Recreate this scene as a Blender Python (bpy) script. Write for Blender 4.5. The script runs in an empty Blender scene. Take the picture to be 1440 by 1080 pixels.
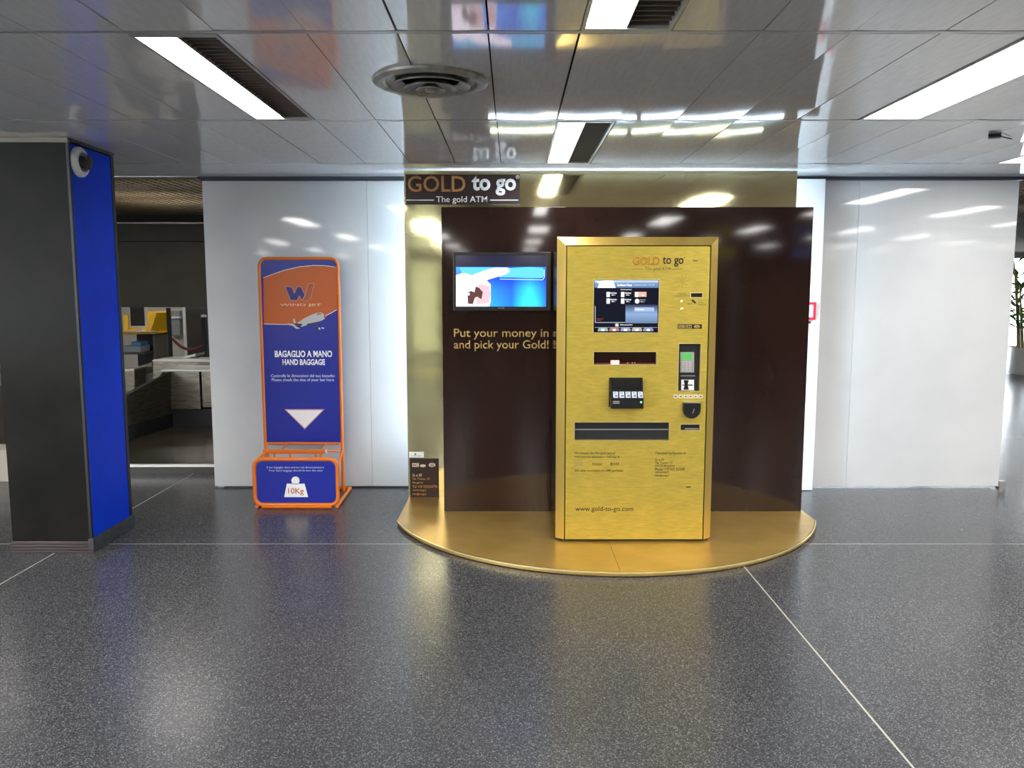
import bpy, bmesh, math, random
from mathutils import Vector, Matrix
random.seed(7)
sc = bpy.context.scene
COL = sc.collection

# ------------------------------------------------------------------ camera
F, H, PITCH = 1140.0, 1.6, math.atan(131/1140)
cp, sp = math.cos(PITCH), math.sin(PITCH)
cam = bpy.data.objects.new('camera', bpy.data.cameras.new('camera'))
COL.objects.link(cam)
cam.location = (0, 0, H)
cam.rotation_euler = (math.pi/2 - PITCH, 0, 0)
cam.data.sensor_width = 36; cam.data.lens = F/1440*36
cam.data.clip_end = 200
sc.camera = cam

# ------------------------------------------------------------------ world, exposure
w = bpy.data.worlds.new('world'); sc.world = w; w.use_nodes = True
bg = w.node_tree.nodes['Background']
bg.inputs[0].default_value = (0.86, 0.93, 1.0, 1); bg.inputs[1].default_value = 8.5
sc.view_settings.view_transform = 'Standard'; sc.view_settings.look = 'None'
sc.view_settings.gamma = 1; sc.view_settings.use_curve_mapping = False
sc.view_settings.exposure = 0.47
LAMP = 21.0        # radiance of the fluorescent diffusers
COLD = 30.0        # radiance of the cold tubes around the gold stand

# ------------------------------------------------------------------ helpers
def at(u, v, Y):
    """the world point of a sight line at depth Y"""
    a, t = (u-720)/F, (540-v)/F
    y, z = cp + t*sp, -sp + t*cp
    return (a/y*Y, Y, H + z/y*Y)

def fl(u, v, z=0.0):
    a, t = (u-720)/F, (540-v)/F
    y, zz = cp + t*sp, -sp + t*cp
    Y = (z-H)/zz*y
    return (a/y*Y, Y, z)

class MB:
    def __init__(s): s.v = []; s.f = []
    def add(s, vs, fs):
        n = len(s.v); s.v += [tuple(p) for p in vs]; s.f += [tuple(i+n for i in f) for f in fs]; return s
    def box(s, x0, x1, y0, y1, z0, z1):
        vs = [(x, y, z) for z in (z0, z1) for y in (y0, y1) for x in (x0, x1)]
        return s.add(vs, [(0,2,3,1),(4,5,7,6),(0,1,5,4),(2,6,7,3),(0,4,6,2),(1,3,7,5)])
    def cbox(s, x, y, z, sx, sy, sz): return s.box(x-sx/2, x+sx/2, y-sy/2, y+sy/2, z-sz/2, z+sz/2)
    def prism_xz(s, pts, y0, y1):
        n = len(pts)
        vs = [(p[0], y0, p[1]) for p in pts] + [(p[0], y1, p[1]) for p in pts]
        return s.add(vs, [tuple(range(n)), tuple(reversed(range(n, 2*n)))] + [(i, i+n, (i+1) % n+n, (i+1) % n) for i in range(n)])
    def prism_xy(s, pts, z0, z1):
        n = len(pts)
        vs = [(p[0], p[1], z0) for p in pts] + [(p[0], p[1], z1) for p in pts]
        return s.add(vs, [tuple(reversed(range(n))), tuple(range(n, 2*n))] + [(i, (i+1) % n, (i+1) % n+n, i+n) for i in range(n)])
    def loft(s, rings, closed=True, caps=True):
        n = len(rings[0]); base = len(s.v)
        for r in rings: s.v += [tuple(p) for p in r]
        for k in range(len(rings)-1):
            for i in range(n if closed else n-1):
                a = base+k*n+i; b = base+k*n+(i+1) % n
                s.f.append((a, b, b+n, a+n))
        if caps:
            s.f.append(tuple(base+i for i in reversed(range(n))))
            s.f.append(tuple(base+(len(rings)-1)*n+i for i in range(n)))
        return s
    def tube(s, pts, r, n=8, closed=False):
        P = [Vector(p) for p in pts]; m = len(P); rings = []
        up = Vector((0.13, 0.21, 1)).normalized(); prev = None
        for i in range(m):
            if closed: d = (P[(i+1) % m]-P[i-1]).normalized()
            else: d = (P[min(i+1, m-1)]-P[max(i-1, 0)]).normalized()
            if prev is None:
                a = d.cross(up).normalized()
                if a.length < .1: a = d.cross(Vector((1, 0, 0))).normalized()
            else: a = (prev - d*prev.dot(d)).normalized()
            prev = a; b = d.cross(a)
            rr = r[i] if isinstance(r, (list, tuple)) else r
            rings.append([P[i]+(a*math.cos(q)+b*math.sin(q))*rr for q in [2*math.pi*j/n for j in range(n)]])
        if closed:
            rings.append(rings[0]); return s.loft(rings, caps=False)
        return s.loft(rings)
    def lathe(s, prof, c=(0, 0, 0), n=48, axis='z'):
        rings = []
        for (r, h) in prof:
            ring = []
            for j in range(n):
                q = 2*math.pi*j/n; a, b = r*math.cos(q), r*math.sin(q)
                ring.append((c[0]+a, c[1]+b, c[2]+h) if axis == 'z' else ((c[0]+h, c[1]+a, c[2]+b) if axis == 'x' else (c[0]+a, c[1]+h, c[2]+b)))
            rings.append(ring)
        return s.loft(rings)
    def plate(s, x0, x1, z0, z1, y0, y1, holes):
        """upright plate with rectangular openings cut through it"""
        xs = sorted({x0, x1, *[h[0] for h in holes], *[h[1] for h in holes]})
        zs = sorted({z0, z1, *[h[2] for h in holes], *[h[3] for h in holes]})
        solid = {}
        for i in range(len(xs)-1):
            for j in range(len(zs)-1):
                cx, cz = (xs[i]+xs[i+1])/2, (zs[j]+zs[j+1])/2
                solid[i, j] = not any(h[0] < cx < h[1] and h[2] < cz < h[3] for h in holes)
        for (i, j), q in solid.items():
            if not q: continue
            a, b, c, d = xs[i], xs[i+1], zs[j], zs[j+1]
            s.add([(a, y0, c), (b, y0, c), (b, y0, d), (a, y0, d)], [(0, 1, 2, 3)])
            s.add([(a, y1, c), (b, y1, c), (b, y1, d), (a, y1, d)], [(3, 2, 1, 0)])
            for (di, dj, e) in ((-1, 0, ((a, c), (a, d))), (1, 0, ((b, d), (b, c))), (0, -1, ((b, c), (a, c))), (0, 1, ((a, d), (b, d)))):
                if not solid.get((i+di, j+dj), False):
                    (p, q1), (p2, q2) = e
                    s.add([(p, y0, q1), (p2, y0, q2), (p2, y1, q2), (p, y1, q1)], [(0, 1, 2, 3)])
        return s
    def build(s, name, m, parent=None, bevel=0, smooth=False, segs=2, off=None):
        me = bpy.data.meshes.new(name)
        o_ = off if off is not None else (parent['_o'] if parent is not None and '_o' in parent else (0, 0, 0))
        me.from_pydata([(a-o_[0], b-o_[1], c-o_[2]) for a, b, c in s.v], [], s.f)
        bm = bmesh.new(); bm.from_mesh(me)
        if bevel or smooth: bmesh.ops.remove_doubles(bm, verts=bm.verts, dist=1e-5)
        bmesh.ops.recalc_face_normals(bm, faces=bm.faces)
        if bevel:
            es = [e for e in bm.edges if len(e.link_faces) == 2 and e.calc_face_angle(0) > 0.6]
            bmesh.ops.bevel(bm, geom=es, offset=bevel, segments=segs, affect='EDGES', profile=.5)
        if smooth:
            for f in bm.faces: f.smooth = True
            for e in bm.edges:
                if len(e.link_faces) == 2 and e.calc_face_angle(0) > 0.7: e.smooth = False
        bm.to_mesh(me); bm.free()
        me.materials.append(m)
        o = bpy.data.objects.new(name, me); COL.objects.link(o)
        if parent is not None: o.parent = parent; o['_o'] = tuple(o_)
        return o

def thing(name, label, cat, loc=(0, 0, 0), group=None):
    o = bpy.data.objects.new(name, None); COL.objects.link(o)
    o.location = loc; o['label'] = label; o['category'] = cat; o['_o'] = tuple(loc)
    o.empty_display_size = .1
    if group: o['group'] = group
    return o
def tag(o, label, cat, group=None):
    o['label'] = label; o['category'] = cat
    if group: o['group'] = group
    return o
def struct(o, label=None):
    o['kind'] = 'structure'
    if label: o['label'] = label
    return o
def copy_tree(o, parent=None):
    c = o.copy(); COL.objects.link(c)
    if parent is not None: c.parent = parent
    for ch in list(o.children): copy_tree(ch, c)
    return c

_mats = {}
def mat(name, col, rough=.5, metal=0., coat=0., emit=None, es=0., spec=.5, coat_rough=.05, build=None):
    if name in _mats: return _mats[name]
    m = bpy.data.materials.new(name); m.use_nodes = True
    b = m.node_tree.nodes['Principled BSDF']
    b.inputs['Base Color'].default_value = (*col, 1)
    b.inputs['Roughness'].default_value = rough
    b.inputs['Metallic'].default_value = metal
    b.inputs['Coat Weight'].default_value = coat
    b.inputs['Coat Roughness'].default_value = coat_rough
    b.inputs['Specular IOR Level'].default_value = spec
    if emit: b.inputs['Emission Color'].default_value = (*emit, 1); b.inputs['Emission Strength'].default_value = es
    if build: build(m.node_tree, b)
    _mats[name] = m
    return m
def srgb(r, g, b):
    f = lambda c: (c/255/12.92) if c/255 <= .04045 else ((c/255+.055)/1.055)**2.4
    return (f(r), f(g), f(b))
def N(nt, typ, **kw):
    n = nt.nodes.new(typ)
    for k, v in kw.items():
        if k in ('operation', 'data_type', 'blend_type', 'feature', 'noise_dimensions', 'wave_type', 'distance'): setattr(n, k, v)
        else: n.inputs[k].default_value = v
    return n
def ramp(nt, fac, stops):
    r = nt.nodes.new('ShaderNodeValToRGB'); e = r.color_ramp.elements
    while len(e) < len(stops): e.new(.5)
    for i, (p, c) in enumerate(stops): e[i].position = p; e[i].color = (*c, 1)
    nt.links.new(fac, r.inputs[0]); return r
def coords(nt, scale=(1, 1, 1), kind='Object'):
    t = nt.nodes.new('ShaderNodeTexCoord'); mp = nt.nodes.new('ShaderNodeMapping')
    mp.inputs['Scale'].default_value = scale
    nt.links.new(t.outputs[kind], mp.inputs[0]); return mp.outputs[0]
def noise_col(scale, c0, c1, stretch=(1, 1, 1), detail=3, rough_rng=None, bump=0, lo=.35, hi=.65):
    def g(nt, b):
        co = coords(nt, stretch)
        n = N(nt, 'ShaderNodeTexNoise', Scale=scale, Detail=detail); nt.links.new(co, n.inputs['Vector'])
        r = ramp(nt, n.outputs[0], [(lo, c0), (hi, c1)]); nt.links.new(r.outputs[0], b.inputs['Base Color'])
        if rough_rng:
            mr = N(nt, 'ShaderNodeMapRange'); mr.inputs[3].default_value, mr.inputs[4].default_value = rough_rng
            nt.links.new(n.outputs[0], mr.inputs[0]); nt.links.new(mr.outputs[0], b.inputs['Roughness'])
        if bump:
            bp = N(nt, 'ShaderNodeBump', Strength=bump, Distance=.002); nt.links.new(n.outputs[0], bp.inputs['Height'])
            nt.links.new(bp.outputs[0], b.inputs['Normal'])
    return g

# ------------------------------------------------------------------ materials
def floor_nodes(nt, b):
    co = coords(nt)
    v1 = N(nt, 'ShaderNodeTexVoronoi', Scale=260.0); nt.links.new(co, v1.inputs['Vector'])
    v2 = N(nt, 'ShaderNodeTexNoise', Scale=160.0, Detail=2.0); nt.links.new(co, v2.inputs['Vector'])
    n3 = N(nt, 'ShaderNodeTexNoise', Scale=.8, Detail=3.0); nt.links.new(co, n3.inputs['Vector'])
    sep = nt.nodes.new('ShaderNodeSeparateColor'); nt.links.new(v1.outputs['Color'], sep.inputs[0])
    r1 = ramp(nt, sep.outputs[0], [(0, (.026, .028, .033)), (.5, (.046, .048, .055)), (.85, (.085, .086, .094)), (1, (.21, .21, .205))])
    r2 = ramp(nt, v2.outputs[0], [(.35, (.78, .78, .80)), (.7, (1.4, 1.4, 1.36))])
    mx = N(nt, 'ShaderNodeMix', data_type='RGBA', blend_type='MULTIPLY'); mx.inputs[0].default_value = 1
    nt.links.new(r1.outputs[0], mx.inputs[6]); nt.links.new(r2.outputs[0], mx.inputs[7])
    r3 = ramp(nt, n3.outputs[0], [(.3, (.9, .9, .9)), (.7, (1.1, 1.1, 1.1))])
    mx2 = N(nt, 'ShaderNodeMix', data_type='RGBA', blend_type='MULTIPLY'); mx2.inputs[0].default_value = 1
    nt.links.new(mx.outputs[2], mx2.inputs[6]); nt.links.new(r3.outputs[0], mx2.inputs[7])
    nt.links.new(mx2.outputs[2], b.inputs['Base Color'])
M_floor = mat('terrazzo', (.06, .06, .07), .24, spec=.33, build=floor_nodes)
M_joint = mat('floor_joint', srgb(178, 174, 160), .4)
M_ceil = mat('ceiling_lacquer', srgb(212, 212, 214), .12, metal=.05, spec=.6, build=noise_col(60, srgb(208, 209, 211), srgb(218, 218, 219), (1, .15, 1), rough_rng=(.045, .08)))
M_rail = mat('ceiling_rail', srgb(165, 166, 165), .3, metal=.3)
M_dark = mat('void_black', (.008, .008, .009), .8)
M_wall = mat('white_laminate', srgb(208, 210, 212), .05, spec=.5, build=noise_col(2.5, srgb(208, 209, 211), srgb(214, 215, 216), bump=.0))
M_strip = mat('bright_white_panel', srgb(238, 240, 242), .12)
M_track = mat('dark_track', (.03, .04, .06), .4)
M_pil = mat('black_marble', srgb(40, 38, 34), .2, spec=.06, build=noise_col(3, srgb(24, 23, 20), srgb(34, 32, 28), rough_rng=(.15, .28)))
M_blue = mat('blue_panel', srgb(6, 54, 205), .4, spec=.12, build=noise_col(6, srgb(5, 54, 200), srgb(7, 60, 212)))
M_pilfr = mat('pillar_edging', srgb(30, 36, 42), .4, metal=.3)
M_skirt = mat('grey_skirting', srgb(50, 56, 62), .45, build=noise_col(30, srgb(44, 50, 56), srgb(62, 66, 70)))
M_skb = mat('brown_skirting', srgb(50, 36, 34), .3)
M_cap = mat('beige_cap', srgb(150, 142, 125), .5)

def gold_nodes(nt, b):
    co = coords(nt, (2.5, 2.5, 14))
    n = N(nt, 'ShaderNodeTexNoise', Scale=6.0, Detail=6.0); nt.links.new(co, n.inputs['Vector'])
    co2 = coords(nt, (3, 3, 5))
    v = N(nt, 'ShaderNodeTexNoise', Scale=3.0, Detail=4.0); nt.links.new(co2, v.inputs['Vector'])
    r = ramp(nt, n.outputs[0], [(.3, (.57, .435, .065)), (.7, (.68, .53, .10))])
    r2 = ramp(nt, v.outputs[0], [(.3, (.88, .90, .90)), (.7, (1.06, 1.02, 1.0))])
    mx = N(nt, 'ShaderNodeMix', data_type='RGBA', blend_type='MULTIPLY'); mx.inputs[0].default_value = 1
    nt.links.new(r.outputs[0], mx.inputs[6]); nt.links.new(r2.outputs[0], mx.inputs[7])
    nt.links.new(mx.outputs[2], b.inputs['Base Color'])
    bp = N(nt, 'ShaderNodeBump', Strength=.12, Distance=.002); nt.links.new(n.outputs[0], bp.inputs['Height'])
    nt.links.new(bp.outputs[0], b.inputs['Normal'])
    mr = N(nt, 'ShaderNodeMapRange'); mr.inputs[3].default_value, mr.inputs[4].default_value = .38, .55
    nt.links.new(v.outputs[0], mr.inputs[0]); nt.links.new(mr.outputs[0], b.inputs['Roughness'])
M_gold = mat('brushed_gold', (.8, .58, .14), .42, metal=.65, build=gold_nodes)
M_goldf = mat('gold_frame', (.72, .50, .15), .3, metal=.75, build=noise_col(5, (.68, .48, .11), (.80, .57, .16), (1, 1, .2)))
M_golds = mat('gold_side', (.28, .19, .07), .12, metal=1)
def mirror_nodes(nt, b):
    co = coords(nt, (1, 1, 1.6))
    n = N(nt, 'ShaderNodeTexNoise', Scale=3.5, Detail=1.0); nt.links.new(co, n.inputs['Vector'])
    bp = N(nt, 'ShaderNodeBump', Strength=.12, Distance=.006); nt.links.new(n.outputs[0], bp.inputs['Height'])
    nt.links.new(bp.outputs[0], b.inputs['Normal'])
M_gmir = mat('polished_gold_sheet', (.74, .69, .42), .07, metal=1, build=mirror_nodes)
M_plat = mat('brass_platform', (.42, .27, .09), .33, metal=.6, build=noise_col(4, (.52, .33, .08), (.64, .42, .12), rough_rng=(.26, .38)))
M_edge = mat('polished_brass_edge', (.95, .78, .36), .25, metal=.6)
M_brown = mat('brown_gloss', (.022, .010, .009), .06, spec=.45, build=noise_col(3, (.018, .008, .007), (.025, .011, .009), (1, 1, .4)))
M_brownp = mat('brown_plate', srgb(44, 26, 22), .35)
M_bronze = mat('bronze_print', srgb(192, 138, 82), .5)
M_ltgold = mat('pale_gold_print', srgb(205, 176, 104), .5)
M_white = mat('white_print', srgb(252, 252, 252), .5)
M_blackp = mat('black_print', srgb(40, 34, 22), .5)
M_greyp = mat('faded_print', srgb(120, 104, 44), .5)
M_black = mat('black_plastic', (.012, .012, .013), .25)
M_blackm = mat('black_matte', (.01, .01, .011), .6)
M_steel = mat('steel', (.55, .55, .56), .3, metal=.9)
M_orange = mat('orange_tube', srgb(238, 122, 20), .32, coat=.3)
M_orangep = mat('orange_print', srgb(208, 98, 18), .35)
M_bluep = mat('blue_print', srgb(18, 36, 160), .3)
M_blued = mat('dark_blue_print', srgb(20, 30, 125), .35)
M_pink = mat('pink_print', srgb(210, 150, 170), .5)
M_whitep = mat('white_plastic', srgb(225, 228, 228), .35)
def E(name, c, s=1.0):
    return mat(name, (0, 0, 0), .3, emit=c, es=s)
M_lamp = E('fluorescent_diffuser', (1.0, .97, .92), LAMP)
M_cold = E('cold_tube', (.66, .84, 1.0), COLD)

# ------------------------------------------------------------------ lettering and flat prints
def lettering(body, u0, v0, u1, v1, Y, m, parent, bold=0., name='lettering', th=.0012, xy=None):
    c = bpy.data.curves.new(name, 'FONT'); c.body = body; c.offset = bold; c.resolution_u = 3
    t = bpy.data.objects.new(name, c); COL.objects.link(t)
    dg = bpy.context.evaluated_depsgraph_get(); dg.update()
    me = bpy.data.meshes.new_from_object(t.evaluated_get(dg))
    bpy.data.objects.remove(t); bpy.data.curves.remove(c)
    xs = [p.co.x for p in me.vertices]; ys = [p.co.y for p in me.vertices]
    a0, a1, b0, b1 = min(xs), max(xs), min(ys), max(ys)
    X0, _, Z1 = at(u0, v0, Y); X1, _, Z0 = at(u1, v1, Y)
    o_ = parent['_o'] if parent is not None and '_o' in parent else (0, 0, 0)
    bm = bmesh.new(); bm.from_mesh(me)
    for p in bm.verts:
        p.co = Vector((X0+(p.co.x-a0)/(a1-a0)*(X1-X0)-o_[0], Y-o_[1], Z0+(p.co.y-b0)/(b1-b0)*(Z1-Z0)-o_[2]))
    r = bmesh.ops.extrude_face_region(bm, geom=bm.faces[:])
    for g in r['geom']:
        if isinstance(g, bmesh.types.BMVert): g.co.y -= th
    bmesh.ops.recalc_face_normals(bm, faces=bm.faces)
    bm.to_mesh(me); bm.free(); me.materials.clear(); me.materials.append(m); me.name = name
    o = bpy.data.objects.new(name, me); COL.objects.link(o)
    if parent is not None: o.parent = parent
    return o
def poly(pts, Y, m, parent, name='print', th=.0012):
    q = [at(u, v, Y) for u, v in pts]
    return MB().prism_xz([(p[0], p[2]) for p in q], Y-th, Y).build(name, m, parent)
def rect(u0, v0, u1, v1, Y, m, parent, name='print', th=.0012):
    return poly([(u0, v1), (u1, v1), (u1, v0), (u0, v0)], Y, m, parent, name, th)
def disc(u, v, ru, rv, Y, m, parent, name='print', th=.0012, n=20):
    return poly([(u+ru*math.cos(q), v+rv*math.sin(q)) for q in [2*math.pi*i/n for i in range(n)]], Y, m, parent, name, th)
def stroke(pts, wpx, Y, m, parent, name='print', th=.0015, closed=False):
    b = MB(); P = pts + ([pts[0]] if closed else [])
    for (a, c), (d, e) in zip(P[:-1], P[1:]):
        L = math.hypot(d-a, e-c) or 1; nx, ny = -(e-c)/L*wpx/2, (d-a)/L*wpx/2
        q = [at(*p, Y) for p in ((a+nx, c+ny), (d+nx, e+ny), (d-nx, e-ny), (a-nx, c-ny))]
        b.prism_xz([(p[0], p[2]) for p in q], Y-th, Y)
    return b.build(name, m, parent)

# ================================================================== SETTING
CZ = 2.486
XL, XR, YB, YF = -8.5, 13.5, -8.6, 19.0
# floor: slabs divided by pale metal joints
flo = struct(MB().box(XL, XR, YB, YF, -.10, -.024).build('floor', M_joint))
jx = [XL, -6.98, -2.81, 1.356, 5.52, 9.69, XR]
jy = [YB, -7.3, -3.2, .91, 5.01, 9.11, 13.2, YF]
g = .0045
for i in range(len(jx)-1):
    for j in range(len(jy)-1):
        MB().box(jx[i]+g, jx[i+1]-g, jy[j]+g, jy[j+1]-g, -.024, 0).build('floor_slab', M_floor, flo)
for x in jx[1:-1]: MB().box(x-g, x+g, YB, YF, -.024, -.0006).build('joint_strip', M_joint, flo)
for y in jy[1:-1]: MB().box(XL, XR, y-g, y+g, -.024, -.0008).build('joint_strip', M_joint, flo)
M_tape = mat('yellow_tape', srgb(225, 190, 40), .5)
o = MB().box(-7, 7, -4.15, -4.05, .0, .001).build('floor_marking', M_tape, flo); 

# ceiling
PW, X0C, ROW = .3137, -.081, 1.455
rows = [5.82 - ROW*i for i in range(11)]       # near edges going back to the glazed front behind the viewpoint
ceil = struct(MB().box(XL, XR, YB, 6.52, CZ+.12, CZ+.16).build('ceiling', M_dark))
def slot(k): return X0C + PW*k, X0C + PW*(k+1)
lights = set()
for r in range(10):
    for k in range(-24, 37, 5):
        if (r, k) == (0, -9): continue
        if (k+4)//5 % 2 == (0 if r % 2 == 1 else 1) : lights.add((r, k))
def panel_mb(x0, x1, y0, y1):
    b = MB(); n = 6; gp = .0022
    rings = []
    for i in range(n+1):
        q = i/n; x = x0+gp+(x1-x0-2*gp)*q; s = -.0022*(1-(2*q-1)**2)
        rings.append([(x, y0+.003, CZ+s), (x, y1-.003, CZ+s), (x, y1-.003, CZ+.012), (x, y0+.003, CZ+.012)])
    b.loft(rings); return b
hide = []
proto_p = None
RH = .016
kmin, kmax = int((XL-X0C)/PW)+1, int((XR-X0C)/PW)-1
rest = MB()
for r in range(10):
    y1, y0 = rows[r]-RH, rows[r+1]+RH
    for k in range(kmin, kmax):
        if (r, k) in lights: continue
        x0, x1 = slot(k)
        if r < 3 and -16 <= k <= 17:
            if proto_p is None:
                proto_p = panel_mb(0, PW, 0, y1-y0).build('ceiling_panel', M_ceil, ceil, smooth=True); p = proto_p
            else:
                p = proto_p.copy(); COL.objects.link(p)
            p.location = (x0, y0, random.uniform(-.0006, .0006))
            p.rotation_euler = (random.uniform(-.0006, .0006), random.uniform(-.0012, .0012), 0)
        else:
            rest.v and None
            b = panel_mb(x0, x1, y0, y1); rest.add(b.v, b.f)
o = rest.build('ceiling_panel_field', M_ceil, ceil, smooth=True); o['kind'] = 'stuff'
for i, y in enumerate(rows):
    MB().box(XL, XR, y-RH+.004, y+RH-.004, CZ-.002, CZ+.02).build('ceiling_rail', M_rail, ceil)
MB().box(XL, XR, 5.82+RH, 6.46, CZ-.001, CZ+.014).build('ceiling_border', M_ceil, ceil)
for xa, xb in ((XL, -2.455), (4.005, XR)): MB().box(xa, xb, 6.46, 6.56, CZ-.004, CZ+.02).build('grid_border', M_rail, ceil)
MB().box(-2.45, 4.0, 6.46, 6.56, CZ-.026, CZ+.02).build('partition_track', M_track, ceil)

# egg-crate ceiling of the check-in hall behind the partition
M_egg = mat('brown_louvre', srgb(58, 43, 15), .6, metal=.3)
eg = MB()
y = 6.56
while y < YF: eg.box(XL, XR, y, y+.006, CZ, CZ+.012); y += .075
x = XL
while x < XR: eg.box(x, x+.006, 6.56, YF, CZ, CZ+.012); x += .075
o = struct(eg.build('ceiling', M_egg)); o['label'] = 'brown egg-crate ceiling grid beyond the white partition'
struct(MB().box(XL, XR, 6.5, YF, CZ+.35, CZ+.4).build('ceiling', mat('plenum', srgb(24, 19, 12), .9)))
bt = thing('hidden_batten_light', 'fluorescent batten light hidden above the brown grid ceiling', 'light', (-3.45, 8.1, CZ+.20), 'battens above the grid ceiling')
MB().box(-4.1, -2.8, 8.0, 8.2, CZ+.19, CZ+.24).build('housing', M_whitep, bt)
for x_ in (-3.9, -3.0): MB().tube([(x_, 8.1, CZ+.24), (x_, 8.1, CZ+.35)], .006, 6).build('hanger', M_steel, bt)
for y_ in (8.02, 8.18): MB().tube([(-3.9, y_, CZ+.165), (-3.0, y_, CZ+.165)], .020).build('tube', M_lamp, bt, smooth=True)
for (bx, by) in ((-5.4, 8.1), (-3.45, 7.5), (-5.6, 10.8), (-4.6, 11.7), (-1, 9), (2, 9), (6, 8.5), (6, 12), (9.5, 10), (9.5, 14), (-3.5, 10.7), (0, 14)):
    b2 = copy_tree(bt); b2.location = (bx, by, CZ+.20 if by < 10 else CZ-.15)
    if by > 10: b2['label'] = 'added unseen batten light under the brown grid ceiling, brightening the hall beyond'; b2['group'] = 'added battens under the grid ceiling'  # lower battens added out of sight to brighten the yellow desk

# shell walls
M_shell = mat('plaster', srgb(170, 168, 160), .6)
M_frame = mat('window_frame', srgb(150, 155, 160), .35, metal=.6)
def glass_nodes(nt, b):
    out = [n for n in nt.nodes if n.type == 'OUTPUT_MATERIAL'][0]
    tr = nt.nodes.new('ShaderNodeBsdfTransparent'); gl = nt.nodes.new('ShaderNodeBsdfGlossy'); gl.inputs['Roughness'].default_value = .02
    mx = nt.nodes.new('ShaderNodeMixShader'); mx.inputs[0].default_value = .03
    nt.links.new(tr.outputs[0], mx.inputs[1]); nt.links.new(gl.outputs[0], mx.inputs[2]); nt.links.new(mx.outputs[0], out.inputs[0])
M_glass = mat('pane_glass', (1, 1, 1), build=glass_nodes)
M_shelld = mat('dark_cladding', srgb(96, 80, 66), .5)
def dim_nodes(nt, b, q=1.0):
    out = [n for n in nt.nodes if n.type == 'OUTPUT_MATERIAL'][0]
    tr = nt.nodes.new('ShaderNodeBsdfTransparent'); tr.inputs[0].default_value = (.28*q, .28*q, .235*q, 1); nt.links.new(tr.outputs[0], out.inputs[0])
M_dim2 = mat('dark_dimming_pane', (.2, .2, .2), build=lambda nt, b: dim_nodes(nt, b, .3))
M_dim = mat('dimming_pane', (.3, .3, .3), build=dim_nodes)  # pane tint added to dim the daylight through the front windows
def window_wall(name, win, Y, x0, x1, wins, zt, ms=M_shell, mg=None):
    """wall at depth Y with glazed openings (x0, x1, z0, z1)"""
    wl = struct(MB().plate(x0, x1, 0, zt, Y-.05, Y+.05, wins)  .build(name, ms))
    for i, (a, b, c, d) in enumerate(wins):
        f = MB().plate(a, b, c, d, Y-.03, Y+.03, [(a+.05+(b-a-.05)/3*q, a+(b-a-.05)/3*(q+1), c+.05, d-.05) for q in range(3)])
        fr = struct(f.build('%s_%d' % (win[0], win[1]+i), M_frame))
        for q in range(3):
            MB().box(a+.05+(b-a-.05)/3*q, a+(b-a-.05)/3*(q+1), Y-.004, Y+.004, c+.05, d-.05).build('pane', mg or M_glass, fr)
window_wall('wall_front', ('window', 1), YB-.05, XL, XR, [(-8.0, -5.2, .02, 2.3), (-4.9, -1.85, .02, 2.3), (11.2, 13.2, 1.95, 2.32)], 3.0, M_shelld, M_dim)
window_wall('wall_far', ('window', 5), YF+.05, XL, XR, [(6.5, 9.7, .02, 2.4), (9.9, 13.2, .02, 2.4)], 3.0)
wl_ = struct(MB().box(XL-.1, XL, YB, YF, 0, .3).box(XL-.1, XL, YB, YF, 2.3, 3.0).box(XL-.1, XL, 1.0, YF, .3, 2.3).build('wall_left', M_shell))  # unseen left glazing, added to brighten the ceiling and left side
for i in range(6):
    y_ = YB+i*1.9
    MB().box(XL-.1, XL, y_-.06, y_+.06, .3, 2.3).build('added_mullion', M_frame, wl_)
    if i < 5: MB().box(XL-.06, XL-.05, y_+.06, y_+1.84, .3, 2.3).build('pane', M_glass, wl_)
wr = struct(MB().box(XR, XR+.1, YB, YF, 0, .3).box(XR, XR+.1, YB, YF, 2.3, 3.0).build('wall_right', M_shell))  # unseen right glazing, added for side daylight, panes darkened to weaken it
for i in range(12):
    y_ = YB+i*(YF-YB)/11
    MB().box(XR, XR+.1, y_-.06, y_+.06, .3, 2.3).build('added_mullion', M_frame, wr)
    if i < 11: MB().box(XR+.04, XR+.05, y_+.06, y_+(YF-YB)/11-.06, .3, 2.3).build('pane', M_dim2, wr)
# free-standing grey columns behind the viewpoint, mirrored in the gold sheet
for cx_, lab in ((-2.45, 'round grey column behind the viewpoint, left of the pair'), (4.9, 'round grey column behind the viewpoint, right of the pair')):
    o = MB().lathe([(.16, 0), (.16, CZ)], (cx_, -6.6, 0), 24).build('column', mat('column_grey', srgb(120, 122, 126), .4), smooth=True); tag(o, lab, 'column')

for hx, hw, hm, lab in ((3.85, .5, E('lit_yellow', (.75, .62, .02), 1.0), 'yellow lit sign hanging behind the viewpoint'), (5.4, .5, E('lit_blue', (.02, .25, .75), 1.0), 'blue lit sign hanging behind the viewpoint')):
    t = thing('hanging_sign', lab, 'sign', (hx, -3.7, 2.2))
    MB().box(hx-hw/2, hx+hw/2, -3.72, -3.68, 2.2, 2.4).build('panel', hm, t)
    for q in (-.2, .2): MB().tube([(hx+q, -3.7, 2.4), (hx+q, -3.7, CZ-.004)], .005, 6).build('hanger', M_steel, t)

# white partition wall
wb = struct(MB().box(-2.40, 3.95, 6.53, 6.56, .012, CZ-.03).build('wall_back', M_dark))
WY = 6.49
edges = [-2.43, -1.14, .65, 2.418, 2.728, 3.978]
for a, b in zip(edges[:-1], edges[1:]):
    MB().box(a+.0012, b-.0012, WY, WY+.038, .014, CZ-.03).build('wall_panel', M_wall, wb, bevel=.001, segs=1)
o = MB().box(2.09, 2.418, 6.385, WY+.0, .006, CZ-.03).build('pilaster', M_strip, wb, bevel=.001, segs=1); o['label'] = 'bright white pilaster strip'
for x in (3.99, -2.41):
    MB().box(x-.0, x+.05, 6.50, 6.55, 0, .05).build('foot', M_steel, wb)

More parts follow.
